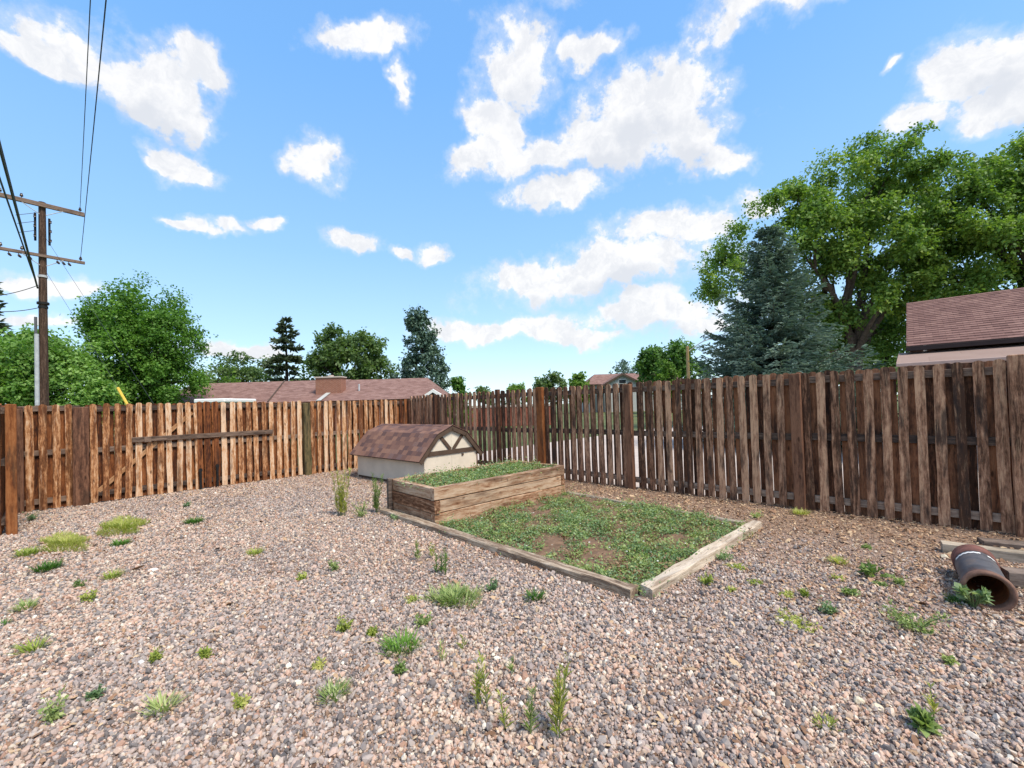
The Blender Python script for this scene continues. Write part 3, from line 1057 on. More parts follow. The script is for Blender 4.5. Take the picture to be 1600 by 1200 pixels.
def lathe_x(profile, name, mat, sides=NS):
    V, Q = [], []
    for x, r_ in profile:
        for k in range(sides):
            a = 2 * math.pi * k / sides
            V.append((x, r_ * math.cos(a), r_ * math.sin(a)))
    for i in range(len(profile) - 1):
        for k in range(sides):
            k2 = (k + 1) % sides
            Q.append((i * sides + k, (i + 1) * sides + k, (i + 1) * sides + k2, i * sides + k2))
    return np_mesh(name, V, quads=Q, mat=mat, smooth=True)


zc = PR + 0.012 - 0.02
link('pipe_wall', lathe_x([(0.09, PR - 0.004), (PL - 0.06, PR - 0.004), (PL - 0.001, PR - 0.012)], 'pipe_wall', M_pipe), pipe, (0, 0, zc))
link('flared_lip', lathe_x([(0.10, PR - 0.003), (0.06, PR + 0.003), (0.02, PR + 0.014), (0.0, PR + 0.012), (-0.006, PR), (0.0, PR - 0.014), (0.05, PR - 0.022)], 'flared_lip', plain('rust_lip', (0.19, 0.105, 0.075), 0.8, 0.45, 14.0)), pipe, (0, 0, zc))
link('pipe_lining', lathe_x([(0.05, PR - 0.022), (PL - 0.02, PR - 0.022), (PL - 0.02, 0.001)], 'pipe_lining', M_pipein), pipe, (0, 0, zc))
link('collar', lathe_x([(PL - 0.17, PR - 0.003), (PL - 0.165, PR + 0.006), (PL - 0.01, PR + 0.006), (PL, PR - 0.01), (PL, 0.001)], 'collar', plain('red_rust', (0.16, 0.07, 0.055), 0.75, 0.4, 12.0)), pipe, (0, 0, zc))
# white band, worn through at one place
V, Q = [], []
for i in range(29):
    a = R(20 + 125 * i / 28)
    for x in (PL - 0.235, PL - 0.205):
        V.append((x + 0.006 * math.sin(i * 1.9), (PR - 0.002) * math.cos(a), (PR - 0.002) * math.sin(a)))
for i in range(28):
    if i in (18, 19, 20, 21): continue
    Q.append((2 * i, 2 * i + 1, 2 * i + 3, 2 * i + 2))
link('painted_band', np_mesh('painted_band', V, quads=Q, mat=M_white), pipe, (0, 0, zc))


def plank(name, a, b, hh, dd, mat, label, z=0.0, tilt=0.0, seed=1):
    d = b - a
    o = timber(None, d.length, hh, dd, (a.x, a.y, z + hh / 2 - 0.006), math.atan2(d.y, d.x), mat, 0.006, seed, name, 0.0015)
    o.rotation_euler = (R(tilt), 0, math.atan2(d.y, d.x))
    return tag(o, label, 'plank', 'old planks lying by the pipe')


dpl = (G(1600, 884) - G(1482, 868)).normalized()
plank('plank', G(1480, 864) + Vector((0, 0.05, 0)), G(1480, 864) + Vector((0, 0.05, 0)) + dpl * 2.3, 0.095, 0.12, W_board, 'pale grey squared timber lying behind the pipe towards the fence', seed=31)
plank('plank', G(1532, 850), G(1532, 850) + Vector((0.9, -0.5, 0)).normalized() * 2.0, 0.055, 0.16, W_boarddark, 'dark rotten plank lying against the foot of the grey brown fence', seed=32)
plank('plank', G(1570, 912), G(1570, 912) + Vector((0.82, -0.42, 0)).normalized() * 1.6, 0.12, 0.14, W_boarddark, 'brown timber stub lying beside the open mouth of the pipe', seed=33)

# ------------------------------------------------------------------ buildings
def uv_roof(name, quads, mat):
    """roof planes with a UV in metres: u along the eave, v up the slope"""
    me = bpy.data.meshes.new(name)
    V, Fc, UV = [], [], []
    for q in quads:
        q = [Vector(p) for p in q]
        o = len(V); V += q
        Fc.append(tuple(range(o, o + len(q))))
        e = (q[1] - q[0]).normalized()
        n = (q[1] - q[0]).cross(q[-1] - q[0]).normalized()
        up = n.cross(e)
        UV += [((p - q[0]).dot(e), (p - q[0]).dot(up)) for p in q]
    me.from_pydata([tuple(v) for v in V], [], Fc)
    uv = me.uv_layers.new(name='UVMap')
    for i, c in enumerate(UV):
        uv.data[i].uv = c
    me.materials.append(mat)
    return me


# -- brown-roofed house near at hand on the right; local X along the eave towards the camera, Y away from us
HO = Vector((9.20, 10.35, 0)) + Vector((0.73, -0.685, 0)) * 0.58 + Vector((0.685, 0.73, 0)) * 0.25
house = empty('house', HO, math.atan2(DR.y, DR.x))
tag(house, 'house with a large brown shingle roof close beyond the right-hand fence', 'house')
EZ, RUN, RISE, LEN_H = 2.58, 4.1, 1.54, 14.0
courses = 24
sl = []
V, Q, UVs = [], [], []
slope = Vector((0, RUN, RISE)).normalized(); sn = Vector((0, -RISE, RUN)).normalized()
sl_len = math.hypot(RUN, RISE)


def stepped_roof(name, x0, x1, org, slope, sn, ln, nc, mat, waves=0.0):
    """courses that lap one over the next, each a thin wedge; the lower edges slightly uneven"""
    qs = []
    ex = ln / nc
    segx = 20
    for c in range(nc):
        for k in range(segx):
            xa, xb = x0 + (x1 - x0) * k / segx, x0 + (x1 - x0) * (k + 1) / segx
            ja = 0.006 + 0.004 * math.sin(xa * 3.1 + c * 1.7); jb = 0.006 + 0.004 * math.sin(xb * 3.1 + c * 1.7)
            a = org + slope * (ex * c) + sn * (0.016)
            b_ = org + slope * (ex * (c + 1) + 0.0) + sn * 0.002
            pa, pb = a + Vector((xa, 0, 0)) - slope * ja, a + Vector((xb, 0, 0)) - slope * jb
            qs.append((pa, pb, b_ + Vector((xb, 0, 0)), b_ + Vector((xa, 0, 0)), c, k))
            qs.append((pa - sn * 0.015, pb - sn * 0.015, pb, pa, c, k))
    me = bpy.data.meshes.new(name)
    V, Fc, UV = [], [], []
    for q in qs:
        o = len(V); V += [tuple(p) for p in q[:4]]; Fc.append((o, o + 1, o + 2, o + 3))
        c = q[4]
        for i, p in enumerate(q[:4]):
            UV.append((p.x, (p - org).dot(slope)))
    me.from_pydata(V, [], Fc)
    uv = me.uv_layers.new(name='UVMap')
    uv.data.foreach_set('uv', np.array(UV, dtype=np.float32).ravel())
    me.materials.append(mat)
    return me


me = stepped_roof('roof', -0.35, LEN_H, Vector((0, -0.45, EZ)), slope, sn, sl_len + 0.48, courses, M_roofbrown)
o_roof = link('roof', me, house)
o_far = uv_roof('roof_back', [((LEN_H, 2 * RUN + .5, EZ - .1), (-0.35, 2 * RUN + .5, EZ - .1), (-0.35, RUN + .035, EZ + RISE + .01), (LEN_H, RUN + .035, EZ + RISE + .01))], M_roofbrown)
link('roof_back', o_far, house)
link('fascia', box_mesh('fascia', -0.36, LEN_H, -0.52, -0.455, EZ - 0.11, EZ - 0.012, M_trimdark, 0.005), house)
# rake board up the gable
a = Acc()
for (y0, z0, y1, z1) in ((-0.45, EZ - 0.02, RUN + 0.02, EZ + RISE + 0.145), (2 * RUN + .5, EZ - .13, RUN + 0.03, EZ + RISE - 0.02)):
    a.poly([(-0.36, y0, z0 - 0.14), (-0.36, y1, z1 - 0.16), (-0.36, y1, z1 - 0.01), (-0.36, y0, z0)])
    a.poly([(-0.33, y0, z0 - 0.14), (-0.33, y0, z0), (-0.33, y1, z1 - 0.01), (-0.33, y1, z1 - 0.16)])
link('rake_board', a.mesh('rake_board', M_trimdark), house)
link('wall', box_mesh('wall', 0, LEN_H - 0.4, 0, 2 * RUN, 0, EZ - 0.13, M_brickpink), house)
a = Acc().poly([(0.002, 0.05, EZ - .12), (0.002, 2 * RUN - .05, EZ - .12), (0.002, RUN, EZ + RISE - 0.15)])
link('gable', a.mesh('gable', M_brickpink), house)
# lower porch roof along the wall, with its beam and posts
pr = uv_roof('porch_roof', [((-0.5, -2.1, 2.12), (7.0, -2.1, 2.12), (7.0, -0.01, 2.47), (-0.5, -0.01, 2.47))], roofmat('pale_rolled_roof', [(0.12, (0.25, 0.17, 0.135)), (0.4, (0.32, 0.225, 0.185)), (0.7, (0.39, 0.285, 0.24))], 1.0, 0.9))
link('porch_roof', pr, house)
link('porch_beam', box_mesh('porch_beam', -0.45, 6.95, -2.14, -2.06, 1.97, 2.105, M_trimdark, 0.006), house)
link('porch_gutter', box_mesh('porch_gutter', -0.5, 7.0, -2.22, -2.145, 2.04, 2.115, plain('brown_gutter', (0.42, 0.30, 0.255), 0.5, 0.1), 0.012), house)
for x in (-0.3, 3.3, 6.7):
    link('porch_post', box_mesh('porch_post', x - .05, x + .05, -2.15 + .03, -2.05 + .03, 0, 1.968, M_brown), house)

# -- long low house behind the back fence
YH = 32.0
lh = empty('house', (0, 0, 0), 0)
lh['label'] = 'long low house with dusty brown roof and brick chimney behind the back fence'; lh['category'] = 'house'


def P(px, py, Y):
    return D(px, py, Y)


p305, p455, p537, p668, p697 = P(312, 599, YH), P(449, 600, YH), P(537, 594, YH), P(668, 595, YH), P(700, 622, YH)
x0, x1, x2, x3, x4 = P(305, 600, YH).x, P(445, 600, YH).x, P(537, 594, YH).x, P(668, 595, YH).x, P(702, 620, YH).x
rz1, rz2 = p305.z, p537.z
ez = 2.05
run = 4.2
oX, oY = x0, YH - run
lh.location = (oX, oY, 0)
# left wing: gable roof
Lw = x2 - x0 + 0.6
q1 = [((0, 0, ez), (Lw, 0, ez), (Lw, run, rz1 - 0.02), (0, run, rz1 - 0.02)), ((Lw, 2 * run, ez), (0, 2 * run, ez), (0, run, rz1 - 0.02), (Lw, run, rz1 - 0.02))]
link('roof', uv_roof('roof', q1, M_roofpink), lh)
a = Acc()
a.poly([(-0.05, -0.25, ez - 0.25), (-0.05, -0.25, ez - 0.05), (-0.05, run, rz1 + 0.02), (-0.05, run, rz1 - 0.2)])
a.poly([(-0.05, 2 * run + .25, ez - 0.25), (-0.05, run, rz1 - 0.2), (-0.05, run, rz1 + 0.02), (-0.05, 2 * run + .25, ez - 0.05)])
link('rake_trim', a.mesh('rake_trim', M_siding), lh)
link('wall', box_mesh('wall', 0.3, Lw - 0.2, 0.4, 2 * run - 0.4, 0, ez + 0.02, M_brick), lh)
a = Acc().poly([(0.05, 0.2, ez), (0.05, 2 * run - .2, ez), (0.05, run, rz1 - .12)])
link('gable', a.mesh('gable', M_siding), lh)
# a seam where the roof was added to, a thin dark raised flashing
fx = x1 - x0
fl_ = Acc().tube([(fx + 1.05, 0.05, ez + 0.06), (fx, run - 0.03, rz1 + 0.02)], 0.045, 5)
link('roof_seam', fl_.mesh('roof_seam', M_brown), lh)
# right wing, nearer to us and a little taller, hipped at its right end
gx = x2 - x0
q2 = [((gx, -0.3, ez + .0), (x4 - x0, -0.3, ez), (x3 - x0, run, rz2), (gx, run, rz2)), ((x4 - x0, 2 * run, ez), (gx, 2 * run, ez), (gx, run, rz2), (x3 - x0, run, rz2)),
      ((x4 - x0, -0.3, ez), (x4 - x0, 2 * run, ez), (x3 - x0, run, rz2))]
link('roof', uv_roof('roof', q2, M_roofpink), lh)
a = Acc()
a.poly([(gx - 0.03, -0.35, ez - 0.2), (gx - 0.03, -0.35, ez + 0.05), (gx - 0.03, run, rz2 + .03), (gx - 0.03, run, rz2 - .3)])
a.poly([(gx - 0.03, -0.35, ez + 0.05), (gx + 0.28, -0.35, ez + 0.05), (gx + 0.28, run, rz2 + 0.03), (gx - 0.03, run, rz2 + .03)])
link('rake_trim', a.mesh('rake_trim', M_siding), lh)
link('wall', box_mesh('wall', gx + 0.1, x4 - x0 - 0.5, 0.1, 2 * run - 0.4, 0, ez - 0.01, M_brick), lh)
cx0, cx1 = P(497, 600, YH - 2.6).x - x0, P(537, 600, YH - 2.6).x - x0
cz = P(517, 591, YH - 2.6).z
ch = link('chimney', box_mesh('chimney', cx0, cx1, run - 3.0, run - 2.2, 1.6, cz, M_brick, 0.01), lh)
link('chimney_cap', box_mesh('chimney_cap', cx0 - .06, cx1 + .06, run - 3.06, run - 2.14, cz + 0.002, cz + 0.09, M_concrete, 0.01), ch)
link('flue', Acc().tube([((cx0 + cx1) / 2, run - 2.6, cz + 0.08), ((cx0 + cx1) / 2, run - 2.6, cz + 0.2)], 0.2, 10).mesh('flue', M_concrete), ch)
vx = P(566, 610, YH - 2).x - x0
link('vent_pipe', Acc().tube([(vx, 1.6, ez + 0.2), (vx, 1.6, P(566, 600, YH - 2.6).z)], 0.06, 8).mesh('vent_pipe', M_galv), lh)
# gablet with white trim at the right
g0, g1, g2 = P(655, 622, YH - 5), P(676, 608, YH - 5), P(698, 621, YH - 5)
yv = -0.8
a = Acc()
for (s_, e_) in ((g0, g1), (g1, g2)):
    A0 = (s_.x - x0, yv, s_.z); A1 = (e_.x - x0, yv, e_.z)
    a.poly([A0, A1, (A1[0], yv, A1[2] - 0.2), (A0[0], yv, A0[2] - 0.2)])
    a.poly([A0, (A0[0], yv + .15, A0[2] + .02), (A1[0], yv + .15, A1[2] + .02), A1])
link('gable_trim', a.mesh('gable_trim', M_white), lh)
gq = [((g0.x - x0, yv + .05, g0.z - .03), (g1.x - x0, yv + .05, g1.z - .03), (g1.x - x0, yv + 3.4, g1.z - .03), (g0.x - x0, yv + 2, g0.z - .03)),
      ((g1.x - x0, yv + .05, g1.z - .03), (g2.x - x0, yv + .05, g2.z - .03), (g2.x - x0, yv + 2, g2.z - .03), (g1.x - x0, yv + 3.4, g1.z - .03))]
link('gable_roof', uv_roof('gable_roof', gq, M_roofpink), lh)
a = Acc().poly([(g0.x - x0, yv + .1, g0.z - .1), (g2.x - x0, yv + .1, g2.z - .1), (g1.x - x0, yv + .1, g1.z - .05)])
a.poly([(g0.x - x0 + .2, yv + .1, 0), (g2.x - x0 - .2, yv + .1, 0), (g2.x - x0 - .2, yv + .1, g2.z - .1), (g0.x - x0 + .2, yv + .1, g0.z - .1)])
link('gable', a.mesh('gable', M_brown), lh)

# -- low white-topped outbuilding between the fence and the long house
wb = P(302, 625, 20.0); we = P(351, 625, 20.0)
wt = empty('white_outbuilding', (wb.x, 20.0, 0))
tag(wt, 'low flat white roof just showing over the back fence left of the brown-roofed house', 'outbuilding')
link('wall', box_mesh('wall', 0.1, we.x - wb.x - 0.1, 0.1, 2.4, 0, wb.z - 0.15, M_siding), wt)
link('roof', box_mesh('roof', 0, we.x - wb.x, 0, 2.5, wb.z - 0.148, wb.z + 0.04, M_white, 0.04), wt)

# -- gabled house in the far distance
YF = 62.0
f0, f1 = P(920, 600, YF), P(1032, 597, YF)
fh = empty('house', (f0.x, YF, 0))
tag(fh, 'small distant house with a grey front gable seen over the middle of the right-hand fence', 'house')
fw = f1.x - f0.x
frz = P(975, 581, YF).z; fez = P(920, 601, YF).z
link('roof', uv_roof('roof', [((-.4, -.5, fez), (fw + 4, -.5, fez), (fw + 3, 4, frz), (1.6, 4, frz)), ((-.4, -.5, fez), (1.6, 4, frz), (-.4, 8.5, fez)),
                              ((fw + 4, 8.5, fez), (-.4, 8.5, fez), (1.6, 4, frz), (fw + 3, 4, frz))], M_roofpink), fh)
link('wall', box_mesh('wall', 0, fw + 3.6, 0, 8, 0, fez - .01, M_siding), fh)
ga, gb_, gc = P(944, 600, YF - 1.5), P(972, 583, YF - 1.5), P(1001, 598, YF - 1.5)
gx0, gx1, gxm = ga.x - f0.x, gc.x - f0.x, gb_.x - f0.x
a = Acc().poly([(gx0, -1.5, 0), (gx1, -1.5, 0), (gx1, -1.5, gc.z), (gxm, -1.5, gb_.z - .1), (gx0, -1.5, ga.z)])
gw = link('gable', a.mesh('gable', M_siding), fh)
link('gable_roof', uv_roof('gable_roof', [((gx0 - .4, -1.9, ga.z - .15), (gx0 - .4, 3, ga.z - .15), (gxm, 4, gb_.z), (gxm, -1.9, gb_.z)),
                                          ((gx1 + .4, 3, gc.z - .15), (gx1 + .4, -1.9, gc.z - .15), (gxm, -1.9, gb_.z), (gxm, 4, gb_.z))], M_roofpink), fh)
a = Acc()
a.poly([(gx0 - .4, -1.91, ga.z - .15), (gxm, -1.91, gb_.z), (gxm, -1.91, gb_.z - .3), (gx0 - .4, -1.91, ga.z - .45)])
a.poly([(gxm, -1.91, gb_.z), (gx1 + .4, -1.91, gc.z - .15), (gx1 + .4, -1.91, gc.z - .45), (gxm, -1.91, gb_.z - .3)])
link('gable_trim', a.mesh('gable_trim', M_brown), fh)
wz = gb_.z - 1.15
win = link('window', box_mesh('window', gxm - .55, gxm + .55, -1.56, -1.505, wz - .35, wz + .3, M_white), fh)
link('pane', box_mesh('pane', gxm - .47, gxm + .47, -1.59, -1.565, wz - .27, wz + .22, plain('dark_glass', (0.03, 0.035, 0.04), 0.15, 0.1)), win)

# -- red brick wall across the way, showing through the slats
rw0, rw1 = P(728, 660, 30.0), P(866, 658, 30.0)
rw = empty('brick_wall', (rw0.x, 30.0, 0))
tag(rw, 'low red brick wall glimpsed through the slats near the corner of the fences', 'wall')
link('wall_face', box_mesh('wall_face', 0, rw1.x - rw0.x, 0, 0.3, 0, 1.32, M_brickred), rw)
link('coping', box_mesh('coping', -.05, rw1.x - rw0.x + .05, -.04, 0.34, 1.322, 1.47, M_concrete), rw)


# ------------------------------------------------------------------ utility pole, wires, street lamp
UP = Vector((-20.62, 19.0, 0))
ADIR = Vector((0.60, 0.80, 0)).normalized()
WDIR = Vector((0.72, -0.694, 0)).normalized()
pole = empty('utility_pole', UP, math.atan2(ADIR.y, ADIR.x))
tag(pole, 'tall brown wooden utility pole with two crossarms standing behind the green bushes', 'utility pole')
PH = D(70, 316, 19.0).z
link('mast', Acc().tube([(0, 0, -.3), (0, 0, 4), (0, 0, PH)], [0.165, 0.15, 0.115], 14).mesh('mast', W_pole, False), pole)


def on_pole(px, py, off=0.0):
    """height on the pole of a survey mark"""
    return D(px, py, 19.0).z


z1_, z2_ = on_pole(70, 322), on_pole(72, 401)
pins = []
for i, (zz, th, mat) in enumerate(((z1_, 0.19, W_arm), (z2_, 0.13, W_arm))):
    arm = link('crossarm', box_mesh('crossarm', -1.32, 1.32, -0.05, 0.05, -th / 2, th / 2, mat, 0.008), pole, (0, -0.17, zz))
    for x in (-1.22, -0.62, 1.18):
        ins = Acc().tube([(0, 0, th / 2), (0, 0, th / 2 + .07)], 0.012, 6).tube([(0, 0, th / 2 + .06), (0, 0, th / 2 + .10), (0, 0, th / 2 + .16), (0, 0, th / 2 + .19)], [.05, .06, .035, .04], 10)
        link('insulator', ins.mesh('insulator', M_insul), arm, (x, 0, 0))
    for sx in (-1, 1):
        link('arm_brace', Acc().tube([(sx * 0.62, -0.22, zz - th / 2), (sx * 0.10, -0.13, zz - 0.42)], 0.016, 6).mesh('arm_brace', M_galv), pole)
for sx, zz0, zz1 in ((-1, on_pole(62, 378), on_pole(62, 335)), (1, on_pole(78, 381), on_pole(78, 339))):
    rk = link('insulator_rack', box_mesh('insulator_rack', -.035, .035, -.05, .05, zz0, zz1, M_black, 0.006), pole, (sx * 0.215, 0, 0))
    a = Acc()
    for k in range(3):
        zc_ = zz0 + (zz1 - zz0) * (0.15 + 0.35 * k)
        a.tube([(sx * .02, -.11, zc_ - .05), (sx * .02, -.11, zc_), (sx * .02, -.11, zc_ + .05)], [.05, .035, .05], 10)
    link('spool', a.mesh('spool', M_insul), rk)
for k, x in enumerate((-1.0, -0.72, -0.42, 0.42, 0.6, 0.78)):
    a = Acc().tube([(x, -.2, z2_ - .05), (x, -.2, z2_ - .16)], 0.012, 6).tube([(x, -.2, z2_ - .14), (x + .03, -.2, z2_ - .2), (x + .08, -.2, z2_ - .25)], [.04, .05, .03], 8)
    link('insulator', a.mesh('insulator', M_insul), pole)
# grey riser pipe on the left of the pole, clamps, junction box
link('riser_pipe', Acc().tube([(-.21, -.1, 0), (-.21, -.1, on_pole(68, 523))], 0.075, 10).mesh('riser_pipe', M_galv), pole)
link('riser_pipe', Acc().tube([(-.235, -.1, on_pole(68, 524)), (-.235, -.1, on_pole(66, 497))], 0.05, 10).mesh('riser_pipe', plain('dark_conduit', (0.11, 0.11, 0.115), 0.5)), pole)
for py in (474, 432, 480):
    link('clamp', Acc().tube([(0, 0, on_pole(72, py) - .05), (0, 0, on_pole(72, py) + .05)], 0.16 if py != 474 else 0.2, 12).mesh('clamp', M_black if py != 432 else M_galv), pole)


def span(name, p0, p1, rad, sag, label, mat=M_wire, group=None, n=28, cat='wire'):
    pts = []
    for i in range(n + 1):
        u_ = i / n
        p = p0.lerp(p1, u_)
        pts.append(p - Vector((0, 0, 4 * sag * u_ * (1 - u_))))
    o = link(name, Acc().tube(pts, rad, 5).mesh(name, mat))
    return tag(o, label, cat, group)


def pole_pt(x, y, z):
    return UP + ADIR * x + Vector((-ADIR.y, ADIR.x, 0)) * y + Vector((0, 0, z))


def through(p0, px, py, far=42.0):
    """a wire from p0 in the line's direction that passes the survey mark; goes on to the next pole"""
    r = ray(px, py)
    # horizontal meeting of p0 + s*WDIR' with the sight line at equal height as p0
    t = (p0.z - EYE) / r.z
    q = Vector((0, 0, EYE)) + r * t
    d = (q - p0); d.z = 0
    d.normalize()
    return p0 + d * far


w1 = pole_pt(1.18, -.17, z1_ + .25)
w2 = pole_pt(1.18, -.17, z2_ + .22)
wires = [(w1, (137, 70), 'thin wire rising from the right end of the upper crossarm'), (w2, (157, 68), 'thin wire rising from the right end of the lower crossarm'),]
for p0, (px, py), lab in wires:
    span('power_wire', p0, through(p0, px, py), 0.011, 0.25, lab, group='overhead wires')
c1, c2 = pole_pt(-.17, -.1, on_pole(66, 452)), pole_pt(-.17, -.1, on_pole(62, 450))
span('power_cable', c1, through(c1, 2, 232), 0.032, 0.1, 'thickest dark cable running from the pole up out of the left edge', group='overhead wires')
span('power_cable', c2, through(c2, 1, 278), 0.02, 0.1, 'thinner dark cable below the thickest one at the left edge', group='overhead wires')
for k, (py, yl, lab) in enumerate(((447, 461, 'upper service wire drooping left from the pole'), (482, 480, 'lower service wire drooping left from the pole just above the bushes'))):
    p0 = pole_pt(-.15, -.05, on_pole(70, py))
    p1 = D(-40, yl + 4, 17.0)
    span('service_wire', p0, p1, 0.016, 0.12, lab, group='overhead wires')
for k, zz in enumerate((337, 350, 364)):
    p0 = pole_pt(-.24, -.12, on_pole(60, zz))
    span('service_wire', p0, D(24 + 3 * k, zz - 1, 18.2), 0.011, 0.0, 'short wire stub at the %s spool of the rack on the pole' % ('upper', 'middle', 'lower')[k], group='overhead wires', n=4)
# guy wires with a yellow guard on the anchor
for k, (py, ex, ey, lab) in enumerate(((425, 206, 640, 'guy wire slanting down from the pole to the yellow guard'), (372, 246, 640, 'second guy wire slanting down from the pole in front of the big maple'))):
    span('guy_wire', pole_pt(.12, 0, on_pole(73, py)), D(ex, ey, 17.5 - 2 * k), 0.006, 0.0, lab, M_wire, 'guy wires', 4)
g_ = D(184, 606, 15.0); g2_ = D(199, 632, 14.9)
g3_ = g2_ + (g2_ - g_).normalized() * ((g2_.z) / (-(g2_ - g_).normalized().z))
tag(link('guy_guard', Acc().tube([g_, g3_], 0.045, 8).mesh('guy_guard', M_yellow)), 'yellow plastic guy wire guard sticking up over the back fence', 'guy guard')

lampY = 26.0
lp = D(1076, 600, lampY)
lamp = empty('street_lamp', (lp.x, lampY, 0))
tag(lamp, 'slim tan pole with a thin curved lamp arm beside the spruce', 'street lamp')
ltop = D(1075, 541, lampY).z
link('mast', Acc().tube([(0, 0, 0), (0, 0, ltop)], [0.12, 0.085], 10).mesh('mast', M_tanpole), lamp)
pts = []
for i in range(9):
    u_ = i / 8
    q = D(1076 + 37 * u_, 549 - 20 * math.sin(u_ * 1.45), lampY)
    pts.append((q.x - lp.x, q.y - lampY, q.z))
arm = link('lamp_arm', Acc().tube(pts, 0.03, 6).mesh('lamp_arm', M_galv), lamp)
hx = pts[-1]
link('lamp_head', Acc().tube([(hx[0] - .05, hx[1], hx[2]), (hx[0] + .08, hx[1], hx[2] + .02), (hx[0] + .25, hx[1], hx[2] - .02), (hx[0] + .3, hx[1], hx[2] - .02)], [.03, .07, .07, .02], 8).mesh('lamp_head', M_galv), arm)


# ------------------------------------------------------------------ trees
def rand_dirs(n):
    v = rng.normal(size=(n, 3))
    return v / np.linalg.norm(v, axis=1, keepdims=True)


def leaf_quads(C, Dv, Nv, ln, wd):
    """folded leaf quads: base C, along Dv, facing Nv"""
    S = np.cross(Dv, Nv)
    S /= np.linalg.norm(S, axis=1, keepdims=True) + 1e-9
    ln = ln[:, None]; wd = wd[:, None]
    v0 = C
    v1 = C + Dv * ln * 0.5 + S * wd * 0.5 + Nv * wd * 0.12
    v2 = C + Dv * ln - Nv * ln * 0.10
    v3 = C + Dv * ln * 0.5 - S * wd * 0.5 + Nv * wd * 0.12
    V = np.stack([v0, v1, v2, v3], 1).reshape(-1, 3)
    n = len(C)
    Q = np.arange(n * 4).reshape(n, 4)
    return V, Q


def norm(a):
    return a / (np.linalg.norm(a, axis=1, keepdims=True) + 1e-9)


def crown_mesh(name, clumps, mat, sprays, per, leaf, spread=1.0, droop=0.25, thick=0.12):
    """clumps: list of (centre, radius, tint). Every clump is a burst of leafy sprays, every spray a twig of leaves"""
    Vs, Qs, Ts = [], [], []
    o = 0
    for c, r, tint in clumps:
        n = max(3, int(sprays * rnd.uniform(0.75, 1.25)))
        d = rand_dirs(n)
        d[:, 2] = d[:, 2] * 0.75 + 0.12
        d = norm(d)
        st = np.array(c)[None] + d * (r * rng.uniform(0.05, 0.55, (n, 1)))
        L = r * rng.uniform(0.35, 0.75, (n, 1)) * spread
        u_ = np.tile(np.linspace(0.08, 1.0, per)[None, :, None], (n, 1, 1))
        pos = st[:, None, :] + d[:, None, :] * L[:, None, :] * u_
        pos[:, :, 2] -= (u_[:, :, 0] ** 2) * L * droop
        pos = pos + rng.normal(size=pos.shape) * r * thick
        pos = pos.reshape(-1, 3)
        dd = norm(np.repeat(d, per, 0) * 0.6 + rand_dirs(n * per) * 0.9 + np.array([0, 0, -0.25]))
        nn = norm(np.repeat(d, per, 0) * 0.5 + rand_dirs(n * per) * 0.7 + np.array([0, 0, 0.75]))
        k = n * per
        ln = leaf * rng.uniform(0.7, 1.3, k)
        V, Q = leaf_quads(pos, dd, nn, ln, ln * rng.uniform(0.55, 0.8, k))
        Vs.append(V); Qs.append(Q + o); o += len(V)
        tt = np.clip(tint + np.repeat(rng.normal(0, 0.13, n), per) + rng.normal(0, 0.10, k), 0, 1)
        Ts.append(np.repeat(tt, 4))
    return np_mesh(name, np.concatenate(Vs), quads=np.concatenate(Qs), mat=mat, attrs={'tint': np.concatenate(Ts)})


def limb_pts(a, b, wob, n=5):
    a, b = Vector(a), Vector(b)
    out = []
    for i in range(n + 1):
        u_ = i / n
        p = a.lerp(b, u_)
        k = math.sin(u_ * math.pi) * wob
        out.append(p + Vector((rnd.uniform(-1, 1) * k, rnd.uniform(-1, 1) * k, rnd.uniform(-.3, .8) * k)))
    return out


